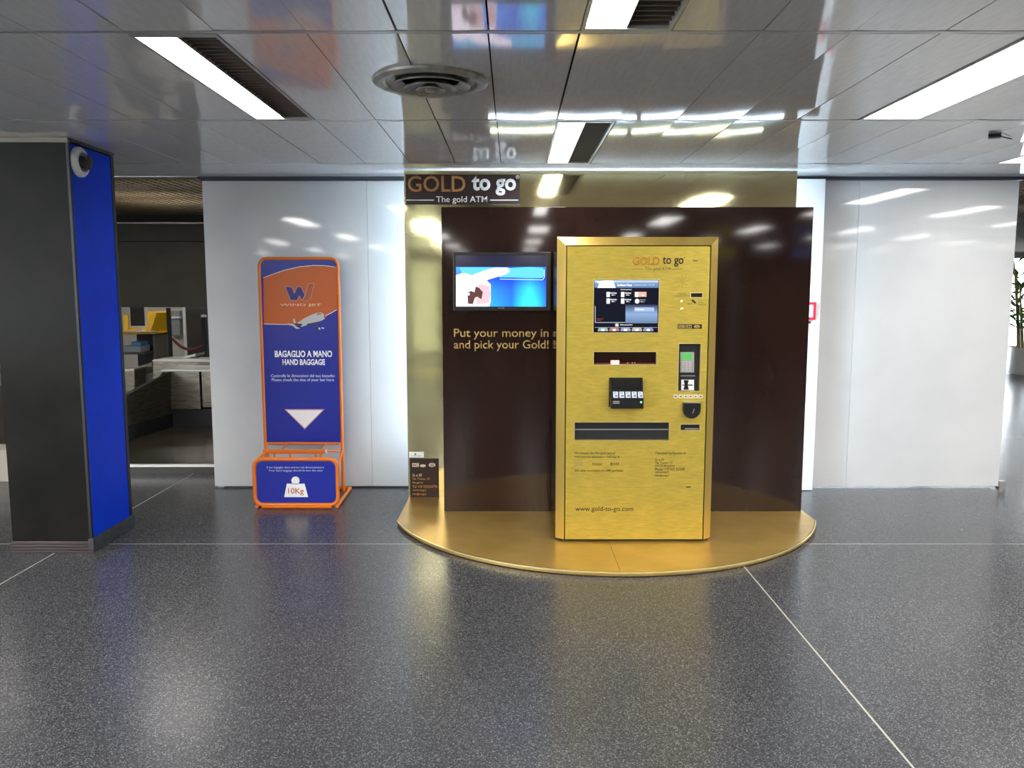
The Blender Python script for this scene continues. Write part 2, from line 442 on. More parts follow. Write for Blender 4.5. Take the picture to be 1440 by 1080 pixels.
# ================================================================== SQUARE PILLAR
px0, px1, py0, py1 = -3.07, -2.58, 4.84, 5.37
pil = thing('pillar', 'square black pillar with a glossy bright blue side panel and dark skirting', 'pillar', ((px0+px1)/2, (py0+py1)/2, 0))
MB().box(px0, px1-.012, py0, py1, .03, CZ-.0).build('core', M_pil, pil, bevel=.003)
MB().box(px1-.014, px1-.002, py0+.02, py1-.035, .09, CZ-.03).build('blue_panel', M_blue, pil)
for a, b in ((py0-.003, py0+.018), (py1-.033, py1+.003)):
    MB().box(px1-.016, px1+.002, a, b, .09, CZ-.022).build('corner_edging', M_pilfr, pil, bevel=.002)
MB().box(px1-.02, px1+.012, py0-.01, py1+.01, 0, .09).build('side_skirting', M_skirt, pil, bevel=.003)
sk = MB()
for i in range(4): sk.box(px0-.012+.001*i, px1+.012, py0-.016+.004*i, py0+.0, .0+.017*i, .013+.017*i)
sk.box(px0-.004, px1, py0-.002, py0+.01, 0, .07)
sk.build('front_skirting', M_skb, pil, bevel=.0015, segs=1)
MB().box(px0-.02, px1+.004, py0-.012, py0+.012, CZ-.03, CZ-.003).build('cap_strip', M_cap, pil)
MB().box(px1-.01, px1+.008, py0+.0, py1+.006, CZ-.018, CZ-.003).build('cap_strip', M_skirt, pil)

# surveillance dome
cc = (px1, 4.94, 2.36)
dm = thing('dome_camera', 'small white ringed dome camera mounted high on the blue pillar side', 'camera', cc)
MB().lathe([(.088, 0), (.088, .018), (.078, .030), (.060, .034), (.056, .022)], cc, 40, 'x').build('ring', M_whitep, dm, smooth=True)
prof = [(.054*math.cos(q), .020+.066*math.sin(q)) for q in [math.pi/2*i/8 for i in range(8)]]+[(.001, .086)]
def dome_nodes(nt, b): b.inputs['Transmission Weight'].default_value = .85; b.inputs['IOR'].default_value = 1.2
MB().lathe(prof, cc, 32, 'x').build('dome', mat('smoked_dome', (.25, .25, .27), .03, build=dome_nodes), dm, smooth=True)
MB().lathe([(.030, .020), (.030, .036), (.018, .048), (.001, .050)], (cc[0], cc[1]-.005, cc[2]), 20, 'x').build('lens', M_black, dm, smooth=True)
for q in (40, 160, 280):
    a = math.radians(q); MB().lathe([(.004, .03), (.004, .034), (.001, .035)], (cc[0], cc[1]+.07*math.cos(a), cc[2]+.07*math.sin(a)), 8, 'x').build('screw', M_steel, dm)

# ================================================================== CEILING LIGHTS
M_louv = mat('lamp_louvre', srgb(120, 108, 98), .35, metal=.6)
M_refl = mat('lamp_trough', srgb(90, 84, 78), .5)
def make_light(full, lab, loc):
    L = ROW-2*RH; t = thing('ceiling_light', lab, 'light', loc)
    x, y, z = loc; fr = MB(); f = .016
    fr.box(x+.003, x+f, y+.004, y+L-.004, z-.004, z+.07); fr.box(x+PW-f, x+PW-.003, y+.004, y+L-.004, z-.004, z+.07)
    fr.box(x+f, x+PW-f, y+.004, y+f+.02, z-.004, z+.07); fr.box(x+f, x+PW-f, y+L-f-.01, y+L-.004, z-.004, z+.07)
    fr.box(x+.003, x+PW-.003, y+.004, y+L-.004, z+.07, z+.08)
    fr.build('frame', M_rail, t, bevel=.001, segs=1)
    xe = x+PW-f if full else x+.155
    MB().box(x+f, xe, y+f+.02, y+L-f-.01, z+.012, z+.018).build('diffuser', M_lamp, t)
    if not full:
        MB().box(xe+.002, x+PW-f, y+f+.02, y+L-f-.01, z+.045, z+.05).build('trough', M_refl, t)
        lv = MB(); n = 30
        for i in range(n):
            yy = y+f+.03+(L-2*f-.05)*i/(n-1); lv.box(xe+.003, x+PW-f, yy-.0015, yy+.0015, z+.006, z+.04)
        o = lv.build('louvre', M_louv, t); o['kind'] = 'stuff'
        MB().box(xe, xe+.003, y+f+.02, y+L-f-.01, z+.0, z+.045).build('divider', M_rail, t)
    return t
names = {(1, -4): (0, 'long recessed ceiling light with half louvre, left, above the pillar'),
         (2, 1): (0, 'recessed ceiling light cut by the top edge of the picture'),
         (0, 1): (0, 'recessed ceiling light just in front of the gold display board'),
         (1, 6): (1, 'wide bright ceiling light at the upper right, fully lit'),
         (0, 11): (1, 'small bright ceiling light at the right edge, near the white wall')}
protoL = {}
for (r, k) in sorted(lights):
    loc = (slot(k)[0], rows[r+1]+RH, CZ)
    full, lab = names.get((r, k), (0 if k in (1, -4) and r < 3 else 1, 'recessed fluorescent ceiling light outside the picture'))  # unseen left fixtures widened to full diffusers to brighten the left wall
    if full not in protoL: t = protoL[full] = make_light(full, lab, loc)
    else: t = copy_tree(protoL[full]); t.location = loc; t['label'] = lab
    t['group'] = 'recessed ceiling lights in the grey panel ceiling' if (r, k) in names else 'recessed ceiling lights outside the picture'

# round air diffuser
dc = (-.345, 3.56, CZ)
ad = thing('air_diffuser', 'round grey ceiling air diffuser with concentric rings', 'vent', dc)
M_vent = mat('vent_paint', srgb(150, 150, 140), .4, metal=.2, build=noise_col(20, srgb(125, 123, 112), srgb(160, 160, 150)))
MB().lathe([(.200, -.002), (.245, -.002), (.243, -.012), (.225, -.022), (.20, -.018), (.190, -.004)], dc, 56).build('outer_ring', M_vent, ad, smooth=True)
MB().lathe([(.21, .0), (.21, -.003)], dc, 40).build('throat', M_blackm, ad)
for r_, z_ in ((.165, -.030), (.110, -.038), (.060, -.044)):
    MB().lathe([(r_-.045, z_+.026), (r_, z_), (r_+.003, z_+.004), (r_-.040, z_+.030)], dc, 48).build('cone_ring', M_vent, ad, smooth=True)
MB().lathe([(.001, -.046), (.022, -.046), (.026, -.038), (.012, -.003)], dc, 28).build('centre_cap', M_vent, ad, smooth=True)

# small broken bracket on the ceiling
bc = at(1398, 190, 4.75); bc = (bc[0], bc[1], CZ-.004)
br = thing('cable_bracket', 'small dark torn bracket with a wire on the ceiling, far right', 'bracket', bc)
MB().prism_xy([(bc[0]-.05, bc[1]-.03), (bc[0]+.02, bc[1]-.035), (bc[0]+.045, bc[1]+.01), (bc[0]-.01, bc[1]+.04)], bc[2]-.016, bc[2]).build('plate', M_blackm, br, bevel=.003)
MB().tube([(bc[0]+.03, bc[1], bc[2]-.004), (bc[0]+.08, bc[1]+.03, bc[2]-.008), (bc[0]+.16, bc[1]+.10, bc[2]-.003)], .003, 6).build('wire', M_blackm, br, smooth=True)

# ================================================================== GOLD STAND
PZ = .03
# curved platform
pc, pr = (.65, 5.92), 1.515
def arc(x0, x1, n=40):
    a0 = math.acos((x0-pc[0])/pr); a1 = math.acos((x1-pc[0])/pr)
    return [(pc[0]+pr*math.cos(a0+(a1-a0)*i/n), pc[1]-pr*math.sin(a0+(a1-a0)*i/n)) for i in range(n+1)]
pf = thing('platform', 'low curved brass-coloured platform under the gold machine', 'platform', (.65, 5.3, 0))
for a, b in ((-.79, .609), (.611, 2.09)):
    MB().prism_xy([(a, 6.16)] + arc(a, b) + [(b, 6.16)], .004, PZ-.0).build('platform_panel', M_plat, pf, bevel=.0015, segs=1)
ar = arc(-.79, 2.09, 80)
e_ = MB(); ring = []
for (x, y) in ar:
    dx, dy = x-pc[0], y-pc[1]; L = math.hypot(dx, dy); nx, ny = dx/L, dy/L
    ring.append([(x-nx*.006, y-ny*.006, PZ), (x+nx*.007, y+ny*.007, PZ), (x+nx*.007, y+ny*.007, PZ-.010), (x-nx*.006, y-ny*.006, PZ-.010)])
e_.loft(ring).build('edge_strip', M_edge, pf)
MB().prism_xy([(-.78, 6.15)]+[(x*.995+pc[0]*.005, y*.995+pc[1]*.005) for x, y in ar]+[(2.08, 6.15)], 0, .012).build('plinth', M_blackm, pf)

# gold board
gb = thing('gold_board', 'tall polished gold sheet board reaching the ceiling behind the machine', 'board', (.65, 6.1, PZ))
xs = [-.793, .345, 1.27, 2.09]
for a, b in zip(xs[:-1], xs[1:]):
    MB().box(a+.0008, b-.0008, 6.07, 6.078, PZ, CZ-.012).build('gold_sheet', M_gmir, gb)
MB().box(-.790, 2.087, 6.079, 6.13, PZ, CZ-.014).build('backing', mat('board_backing', srgb(190, 190, 185), .6), gb)
# cold tubes behind the board
ct = thing('wall_washer_light', 'cold white tubes hidden behind the gold board', 'light', (.65, 6.2, 1.2))
MB().tube([(-.55, 6.22, 2.38), (1.9, 6.22, 2.38)], .014).build('tube', M_cold, ct, smooth=True)
MB().tube([(1.96, 6.22, .15), (1.96, 6.22, 2.3)], .028).build('tube', M_cold, ct, smooth=True)
MB().tube([(-.62, 6.22, .3), (-.62, 6.22, 2.3)], .014).build('tube', M_cold, ct, smooth=True)

# brown panel
BY = 5.67
bp_ = thing('brown_panel', 'glossy dark brown display panel standing behind the gold machine', 'panel', (.79, 5.69, PZ))
MB().box(-.486, 2.072, BY, BY+.035, PZ, 2.172).build('board', M_brown, bp_, bevel=.0015, segs=1)
for x in (-.3, .8, 1.9):
    MB().box(x-.02, x+.02, BY+.034, 6.069, 1.9, 1.94).build('spacer', M_steel, bp_)
    MB().box(x-.02, x+.02, BY+.034, 6.069, .4, .44).build('spacer', M_steel, bp_)
lettering('Put your money in', 638.3, 462.2, 771.4, 477.4, BY, M_ltgold, bp_, .004)
lettering('and pick your Gold!', 638.3, 478.4, 771.4, 493.8, BY, M_ltgold, bp_, .004)
tl = bp_
for a, b in ((-.15, .86), (.9, 1.9)):
    MB().tube([(a, 5.83, 2.168), (b, 5.83, 2.168)], .006, 12).build('tube', M_cold, tl, smooth=True)
MB().box(-.2, 1.95, 5.80, 5.86, 2.125, 2.145).build('batten', M_whitep, tl)
MB().box(-.2, -.17, 5.70, 6.069, 2.10, 2.126).build('light_bracket', M_steel, tl); MB().box(1.92, 1.95, 5.70, 6.069, 2.10, 2.126).build('light_bracket', M_steel, tl)

# name plate on the gold board
GY = 6.069
a = at(570.8, 287.8, GY); b = at(731, 245.4, GY)
sg = thing('name_plate', 'dark brown sign plate reading GOLD to go above the brown panel', 'sign', ((a[0]+b[0])/2, GY, a[2]))
MB().box(a[0], b[0], GY-.006, GY, a[2], min(b[2], CZ-.014)).build('plate', M_brownp, sg)
SY = GY-.006
lettering('GOLD', 573.3, 247.2, 654.7, 270, SY, M_bronze, sg, .012)
lettering('to go', 663.3, 247.2, 725.6, 275.2, SY, M_white, sg, .03)
lettering('®', 725.3, 246.2, 730.6, 251.5, SY, M_white, sg)
lettering('The gold ATM', 613.3, 276, 685.3, 287, SY, M_white, sg, .008)
rect(571.4, 280.8, 610.3, 282, SY, M_white, sg, 'rule'); rect(689, 280.8, 728.6, 282, SY, M_white, sg, 'rule')

# contact plate low on the board
a = at(577, 699, GY); b = at(617, 644.3, GY)
cpl = thing('contact_plate', 'small dark brown contact plate low on the gold board', 'sign', ((a[0]+b[0])/2, GY, a[2]))
MB().box(a[0], b[0], GY-.005, GY, a[2], b[2]).build('plate', M_brownp, cpl)
SY = GY-.005; M_cream = mat('cream_print', srgb(225, 205, 185), .5)
rect(579.7, 651.3, 589, 656.6, SY, M_cream, cpl, 'emblem'); disc(594.7, 655, 4.2, 2.0, SY, M_cream, cpl, 'emblem'); disc(607.6, 653.8, 4.8, 2.9, SY, M_cream, cpl, 'emblem')
lettering('SC', 580.4, 652.2, 588.3, 655.8, SY-.0013, M_brownp, cpl, .02); lettering('G', 605.5, 652.2, 610, 655.6, SY-.0013, M_brownp, cpl, .02)
for i, (s, u1, m_) in enumerate((('Sc e Gf', 593.5, M_cream), ('Via Trento, 12', 604.2, M_bronze), ('Bergamo', 595, M_bronze), ('Tel +39 035224794', 615, M_bronze), ('www.sceg.it', 599.7, M_bronze), ('info@sceg.it', 599.5, M_bronze))):
    v = 666.2+5.35*i; lettering(s, 580, v, u1, v+3.9, SY, m_, cpl, .01)
a = at(575.5, 643.3, GY); b = at(596, 635.5, GY)
stk = thing('sticker', 'small white sticker on the gold board above the contact plate', 'sticker', ((a[0]+b[0])/2, GY, a[2]))
MB().box(a[0], b[0], GY-.0015, GY, a[2], b[2]).build('paper', M_white, stk)
disc(584.2, 638.7, 1.2, 1.3, GY-.0015, mat('ink', srgb(60, 80, 80), .5), stk, 'emblem'); lettering('certified dealer', 578, 640.2, 593.5, 641.6, GY-.0015, mat('ink', (0, 0, 0)), stk)

# fire alarm frame on the pilaster
fx = at(1147, 425, 6.385)
fa = thing('alarm_sign', 'red framed white alarm sign half hidden behind the brown panel', 'sign', (fx[0]-.07, 6.38, fx[2]-.135))
MB().plate(fx[0]-.135, fx[0], fx[2]-.137, fx[2], 6.372, 6.385, [(fx[0]-.118, fx[0]-.019, fx[2]-.118, fx[2]-.019)]).build('frame', mat('red_frame', srgb(205, 40, 70), .4), fa)
MB().box(fx[0]-.118, fx[0]-.019, 6.378, 6.385, fx[2]-.118, fx[2]-.019).build('face', M_white, fa)
MB().box(fx[0]-.055, fx[0]-.035, 6.375, 6.385, fx[2]-.168, fx[2]-.148).build('call_button', mat('button_brown', srgb(90, 60, 55), .5), fa)

# television
TY = 5.60
a = at(637.8, 437, TY); b = at(774.5, 354.6, TY)
tv = thing('television', 'flat black television hung on the brown panel showing a blue picture', 'television', ((a[0]+b[0])/2, BY, a[2]))
s0 = at(641.2, 431.2, TY); s1 = at(767.8, 358.8, TY)
MB().plate(a[0], b[0], a[2], b[2], TY-.012, TY+.01, [(s0[0], s1[0], s0[2], s1[2])]).build('bezel', M_black, tv, bevel=.002)
MB().box(a[0]+.02, b[0]-.02, TY+.01, TY+.05, a[2]+.02, b[2]-.02).build('case', M_blackm, tv, bevel=.004)
MB().box(a[0]+.2, b[0]-.2, TY+.05, BY, a[2]+.12, b[2]-.12).build('wall_mount', M_steel, tv)
MB().box(s0[0], s1[0], TY-.001, TY+.009, s0[2], s1[2]).build('screen', mat('lit_black', (.01, .01, .012), .12, emit=(.012, .014, .05), es=.8), tv)
PY = TY-.001
def tvpic(nt, b):
    co = coords(nt, kind='Generated'); sp_ = nt.nodes.new('ShaderNodeSeparateXYZ'); nt.links.new(co, sp_.inputs[0])
    r1 = ramp(nt, sp_.outputs[0], [(.0, (.05, .25, .9)), (.35, (.02, .22, .95)), (.62, (.01, .10, .75)), (.82, (.03, .55, 1.0)), (1, (.01, .10, .85))])
    r2 = ramp(nt, sp_.outputs[2], [(0, (1.3, 1.6, 1.3)), (.45, (1, 1, 1)), (.7, (.45, .35, .7)), (1, (.9, 1.3, 1.1))])
    mx = N(nt, 'ShaderNodeMix', data_type='RGBA', blend_type='MULTIPLY'); mx.inputs[0].default_value = 1
    nt.links.new(r1.outputs[0], mx.inputs[6]); nt.links.new(r2.outputs[0], mx.inputs[7]); nt.links.new(mx.outputs[2], b.inputs['Emission Color'])
rect(641.4, 375.5, 767.5, 431, PY, mat('screen_blue', (0, 0, 0), .2, emit=(0, 0, 1), es=1.3, build=tvpic), tv, 'picture')
poly([(646, 376), (697, 376), (696, 383), (690, 386), (650, 386)], PY-.0012, E('scr_cyan', (.10, .55, 1.0), 1.1), tv, 'picture')
poly([(700, 377), (763, 377), (765, 380), (765, 388), (762, 391), (702, 390)], PY-.0012, E('scr_cyan', (.1, .5, 1)), tv, 'picture')
stroke([(703, 392.5), (763, 393.5), (765.5, 390), (765.5, 379)], .8, PY-.0012, E('scr_pale', (.5, .8, 1), 1.2), tv, 'picture')
poly([(641.4, 387), (647, 385), (653, 384), (664, 387), (680, 381), (696, 376.5), (714, 376.5), (717, 381), (713, 385), (700, 389), (684, 394), (690, 400), (690, 424), (688, 430.8), (641.4, 430.8)], PY-.0024, E('scr_hand', (1.0, .86, 1.0), 1.5), tv, 'picture')
poly([(668, 404), (676, 399), (688, 402), (690, 414), (688, 426), (670, 428)], PY-.0034, E('scr_palm', (.95, .55, .62), .9), tv, 'picture')
poly([(657, 411), (663, 409), (667, 411), (669, 403), (674, 405), (679, 411), (677, 421), (671, 417), (668, 419), (665, 428), (658, 427)], PY-.0044, E('scr_brown', (.10, .03, .03), 1), tv, 'picture')
disc(659, 413.5, 1.8, 2.2, PY-.0054, E('scr_glint', (.5, .8, 1), 1.2), tv, 'picture')
lettering('SAMSUNG', 700.5, 432.4, 709, 434.2, TY-.012, mat('silver_print', srgb(190, 190, 190), .4), tv, .01)

# ================================================================== GOLD MACHINE
MY = 4.96
fx0, fx1 = .327, 1.205; fz0, fz1 = PZ+.014, 1.874
ox0, ox1, oz1 = .275, 1.257, 1.926
atm = thing('gold_vending_machine', 'tall gold bar vending machine with a lit touchscreen and a gold front', 'vending machine', (.766, 5.3, PZ))
def R(u0, v0, u1, v1, Y=MY):
    a = at(u0, v1, Y); b = at(u1, v0, Y); return (a[0], b[0], a[2], b[2])
h_screen = R(834.5, 393.5, 927, 467.5); h_win = R(835, 495, 923, 512.5); h_tray = R(808, 594, 941, 619)
h_term = R(953.5, 483.5, 985.5, 550); h_rec = R(957, 597, 984, 605); h_slot = R(971.5, 412.3, 988, 418)
h_bill = R(858.5, 533.5, 902.5, 545)
MB().plate(fx0+.007, fx1-.007, fz0+.002, fz1-.007, MY, MY+.03, [h_screen, h_win, h_tray, h_term, h_rec, h_slot, h_bill]).build('front_door', M_gold, atm)
# bevelled frame running round sides and top
fr = MB(); B = .045
def quadring(x0, x1, z1, y): return [(x0, y, fz0), (x0, y, z1), (x1, y, z1), (x1, y, fz0)]
inner = quadring(fx0, fx1, fz1, MY); outer = quadring(ox0, ox1, oz1, MY+B); inb = quadring(fx0, fx1, fz1, MY+.03); back = quadring(ox0, ox1, oz1, BY-.08)
def strip(A, Bq):
    for i in range(3): fr.add([A[i], A[i+1], Bq[i+1], Bq[i]], [(0, 1, 2, 3)])
strip(inner, outer); strip(inb, inner)
fr.add([inner[0], outer[0], (fx0, MY+B, fz0)], [(0, 1, 2)]); fr.add([inner[3], outer[3], (fx1, MY+B, fz0)], [(0, 1, 2)])
fr.build('bevel_frame', M_goldf, atm)
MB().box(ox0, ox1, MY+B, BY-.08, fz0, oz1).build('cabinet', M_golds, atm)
MB().box(fx0+.01, fx1-.01, MY+.0302, MY+.0445, fz0+.002, fz1-.004).build('door_core', M_blackm, atm)
MB().box(ox0+.02, ox1-.02, MY+.03, BY-.1, PZ, fz0).build('base', M_blackm, atm)
MB().box(ox0+.06, ox1-.06, BY-.08, BY-.001, .1, 1.8).build('rear_duct', M_blackm, atm)

# touchscreen
def hole_back(h, d, name, m):
    return MB().box(h[0], h[1], MY+d, MY+.0301, h[2], h[3]).build(name, m, atm)
scr = hole_back(h_screen, .008, 'touchscreen', mat('dark_screen', (.004, .005, .008), .1, spec=.15, emit=(.004, .005, .012), es=1))
Q = MY+.008
st = [((834.5, 393.5), (927, 393.5)), ((834.5, 393.5), (834.5, 467.5))]
k_ = 105/1260; mu = lambda x: 830+x*k_; mv = lambda y: 385+y*k_
def hdr(nt, b):
    co = coords(nt, kind='Generated'); s2 = nt.nodes.new('ShaderNodeSeparateXYZ'); nt.links.new(co, s2.inputs[0])
    r1 = ramp(nt, s2.outputs[2], [(0, (.10, .16, .30)), (.6, (.16, .26, .46)), (1, (.55, .68, .85))]); nt.links.new(r1.outputs[0], b.inputs['Emission Color'])
def pnl(nt, b):
    co = coords(nt, kind='Generated'); s2 = nt.nodes.new('ShaderNodeSeparateXYZ'); nt.links.new(co, s2.inputs[0])
    r1 = ramp(nt, s2.outputs[2], [(0, (.12, .18, .30)), (.5, (.22, .34, .56)), (.9, (.05, .08, .16)), (1, (.015, .02, .04))]); nt.links.new(r1.outputs[0], b.inputs['Emission Color'])
rect(mu(72), mv(112), mu(1152), mv(238), Q, mat('screen_header', (0, 0, 0), .2, emit=(0, 0, 1), es=1, build=hdr), scr, 'screen_image')
M_sw = E('screen_white', (.92, .95, 1), 1.1); M_sg = E('screen_grey', (.35, .37, .42), 1)
poly([(mu(120), mv(238)), (mu(150), mv(165)), (mu(110), mv(140)), (mu(240), mv(112)), (mu(385), mv(116)), (mu(430), mv(238))], Q-.0012, M_sw, scr, 'screen_image')
lettering('Goldbars Prices', mu(455), mv(172), mu(705), mv(208), Q-.0012, M_sw, scr, .02)
lettering('Updated every 10 min', mu(735), mv(178), mu(1085), mv(205), Q-.0012, E('screen_pale', (.5, .7, .95), 1), scr, .01)
lettering('Choose a product', mu(512), mv(256), mu(700), mv(280), Q, M_sw, scr)
for (x, y) in ((270, 308), (515, 308), (270, 418), (515, 418)):
    rect(mu(x+5), mv(y), mu(x+60), mv(y+85), Q, M_sw, scr, 'screen_image'); 
    lettering('Gold bar', mu(x+68), mv(y+4), mu(x+180), mv(y+28), Q, M_sw, scr, .02); lettering('250 g', mu(x+90), mv(y+42), mu(x+150), mv(y+64), Q, M_sw, scr, .02)
rect(mu(750), mv(305), mu(948), mv(388), Q, E('screen_salmon', (.85, .42, .32), .9), scr, 'screen_image')
rect(mu(760), mv(312), mu(815), mv(392), Q-.0012, E('screen_cream', (1, .85, .75), 1), scr, 'screen_image')
lettering('Sold', mu(865), mv(352), mu(905), mv(374), Q-.0012, M_sw, scr, .02)
disc(mu(792), mv(463), 3.1, 3.3, Q, M_sw, scr, 'screen_image')
lettering('Gold coin', mu(838), mv(428), mu(935), mv(450), Q, M_sg, scr, .02); lettering('10 g', mu(850), mv(466), mu(912), mv(485), Q, M_sw, scr, .02)
rect(mu(595), mv(520), mu(1135), mv(835), Q, mat('screen_panel', (0, 0, 0), .2, emit=(0, 0, 1), es=1, build=pnl), scr, 'screen_image')
rect(mu(745), mv(568), mu(1078), mv(635), Q-.0012, E('screen_button', (.30, .40, .60), 1.1), scr, 'screen_image')
lettering('Selection', mu(765), mv(588), mu(905), mv(614), Q-.0026, M_sw, scr, .01)
stroke([(mu(85), mv(545)), (mu(85), mv(822)), (mu(590), mv(822))], 1.0, Q, M_sg, scr, 'screen_image')
rect(mu(105), mv(758), mu(218), mv(766), Q, E('screen_red', (.35, .03, .02), 1), scr, 'screen_image'); rect(mu(105), mv(782), mu(190), mv(788), Q, E('screen_red', (.3, 0, 0)), scr, 'screen_image')
rect(mu(420), mv(838), mu(480), mv(892), Q, M_sg, scr, 'screen_image'); lettering('1', mu(440), mv(846), mu(460), mv(884), Q-.0012, M_sw, scr, .02)
lettering('Select your product', mu(508), mv(850), mu(712), mv(876), Q, M_sw, scr, .01)
rect(mu(72), mv(903), mu(1145), mv(909), Q, M_sg, scr, 'screen_image')
bc_ = [(.5, .8, .6), (.75, .3, .3), (.6, .6, .9), (.85, .8, .6), (.45, .5, .9)]
for i in range(5):
    x = 215+191*i
    poly([(mu(x-85), mv(968)), (mu(x+85), mv(968)), (mu(x+85), mv(935)), (mu(x+60), mv(908)), (mu(x-60), mv(908)), (mu(x-85), mv(935))], Q, E('screen_tab%d' % i, tuple(.6*c for c in bc_[i]), .8), scr, 'screen_image')
    disc(mu(x), mv(948), 2.6, 1.5, Q-.0012, M_sw, scr, 'screen_image')
# product window, lit red inside
win = hole_back(h_win, .026, 'product_window', mat('dark_red', (.010, .002, .002), .6, spec=.05))
Qw = MY+.026
rect(859, 507, 870.5, 512, Qw, E('red_glow_lamp', (1, .30, .25), 6), win, 'lamp', .004)
rect(837, 510.5, 921, 511.6, Qw, E('red_led_strip', (.25, .01, .01), .7), win, 'led_strip', .003)
for u in (882, 888.5, 892): rect(u, 509.4, u+1.2, 511.2, Qw-.003, E('amber_led', (.7, .35, .15), 1), win, 'led', .003)
MB().box(h_win[0], h_win[1], MY+.006, MY+.008, h_win[2], h_win[3]).build('window_pane', M_glass, atm)
# delivery tray
tr = hole_back(h_tray, .026, 'delivery_flap', mat('tray_grey', srgb(52, 55, 58), .3, metal=.4))
rect(809, 603, 940.5, 604.6, MY+.026, M_steel, tr, 'flap_ridge', .006)
rect(809, 595, 940.5, 602.4, MY+.026, mat('tray_upper', srgb(38, 41, 45), .35, metal=.3), tr, 'flap_upper', .003)
# card terminal recess
te = hole_back(h_term, .027, 'terminal_recess', M_blackm)
M_tgrey = mat('terminal_grey', srgb(165, 165, 160), .4)
rect(956, 495, 975.5, 523.5, MY+.025, M_tgrey, te, 'card_terminal', .012)
rect(958.5, 496.8, 973, 505.5, MY+.0135, E('lcd_green', (.12, .62, .14), .75), te, 'lcd', .002)
kb = MB()
for i in range(3):
    for j in range(5):
        q = R(958.5+5*i, 508+3*j, 962.2+5*i, 510+3*j, MY+.013); kb.box(q[0], q[1], MY+.009, MY+.013, q[2], q[3])
kb.build('keypad', mat('key_grey', srgb(190, 190, 188), .5), te)
rect(957, 528, 977, 529, MY+.027, M_steel, te, 'card_slot', .005)
rect(958, 534, 975.8, 548.6, MY+.027, M_white, te, 'instruction_label', .002)
poly([(961, 534.5), (968.5, 534.5), (967, 541), (968.8, 548), (961, 548), (963, 541)], MY+.0248, M_black, te, 'instruction_print'); rect(960, 540.7, 974, 542.2, MY+.0246, M_black, te, 'instruction_print')
hole_back(h_rec, .02, 'receipt_slot', M_blackm)
rect(963, 602, 982, 603.4, MY+.020, M_steel, atm, 'receipt_lip', .006)
hole_back(h_slot, .02, 'coin_slot', M_blackm)
hole_back(h_bill, .025, 'bill_recess', M_blackm)
# thin pale rims round the openings
M_rim = mat('rim_gold', (.9, .78, .42), .3, metal=.8)
for h in (h_screen, h_win, h_tray, h_term, h_rec, h_slot):
    q = .004; MB().plate(h[0]-q, h[1]+q, h[2]-q, h[3]+q, MY-.002, MY, [h]).build('rim', M_rim, atm)
# bill acceptor: projecting black hood with a sloping face
a = R(856, 531, 903.5, 572.7)
x0, x1, z0, z1 = a; zm = at(880, 545.5, MY)[2]; D = .05
ba = MB()
ba.box(x0, x1, MY-.006, MY, z0+.004, z1)
o = ba.build('bill_acceptor', M_black, atm)
pts = [(MY-.006, zm), (MY-.028, zm-.004), (MY-.062, zm-.058), (MY-.062, z0), (MY-.006, z0)]
hb = MB(); n = len(pts)
hb.v = [(x0+.006, p[0], p[1]) for p in pts]+[(x1, p[0], p[1]) for p in pts]
hb.f = [tuple(range(n)), tuple(range(2*n-1, n-1, -1))]+[(i, i+n, (i+1) % n+n, (i+1) % n) for i in range(n)]
hb.build('bill_tray', M_black, o, bevel=.002)
ck = MB()
for xx in (x0+.004, x1-.006):
    cpts = [(MY-.006, z1-.005), (MY-.02, z1-.008), (MY-.045, zm-.02), (MY-.006, zm-.02)]; m_ = 4
    v0 = len(ck.v); ck.v += [(xx, *p) for p in cpts]+[(xx+.005, *p) for p in cpts]
    ck.f += [tuple(v0+i for i in range(4)), tuple(v0+i for i in (7, 6, 5, 4))]+[(v0+i, v0+i+4, v0+(i+1) % 4+4, v0+(i+1) % 4) for i in range(4)]
ck.build('hood_cheek', M_blackm, o)
# pictograms on the slope, number strip and green lamp
s0_, s1_ = Vector((0, MY-.028, zm-.004)), Vector((0, MY-.062, zm-.058)); dn = (s1_-s0_); nn = Vector((0, -dn.z, dn.y)).normalized()
if nn.y > 0: nn = -nn
def slope_quad(xa, xb, t0, t1, m, name, lift=.0018):
    b = MB(); P = []
    for l in (.0, lift):
        for (x, t) in ((xa, t0), (xb, t0), (xb, t1), (xa, t1)):
            p = s0_+dn*t+nn*l; P.append((x, p.y, p.z))
    b.add(P, [(0, 1, 2, 3), (7, 6, 5, 4), (0, 1, 5, 4), (1, 2, 6, 5), (2, 3, 7, 6), (3, 0, 4, 7)])
    return b.build(name, m, o)
M_pic = E('lit_pictogram', (.80, .85, 1.0), .75); W = x1-x0
for i in range(5):
    xa = x0+.012+W*.04+(W*.185)*i; xb = xa+W*.145
    slope_quad(xa, xb, .28, .92, M_pic, 'pictogram')
    slope_quad(xa+.006, xb-.010, .36, .52, M_sg, 'pictogram_mark', .0026); slope_quad(xa+.010, xb-.004, .66, .80, E('picto_dark', (.08, .09, .14), 1), 'pictogram_mark', .0026)
zz = z0
MB().box(x0+.018, x0+.058, MY-.0635, MY-.062, z0+.030, z0+.048).build('number_strip', mat('grey_strip', srgb(130, 132, 134), .5), o)
MB().lathe([(.006, 0), (.006, -.002), (.001, -.004)], (x1-.016, MY-.062, z0+.040), 14, 'y').build('green_lamp', E('green_lamp', (.15, .95, .45), 1.8), o)
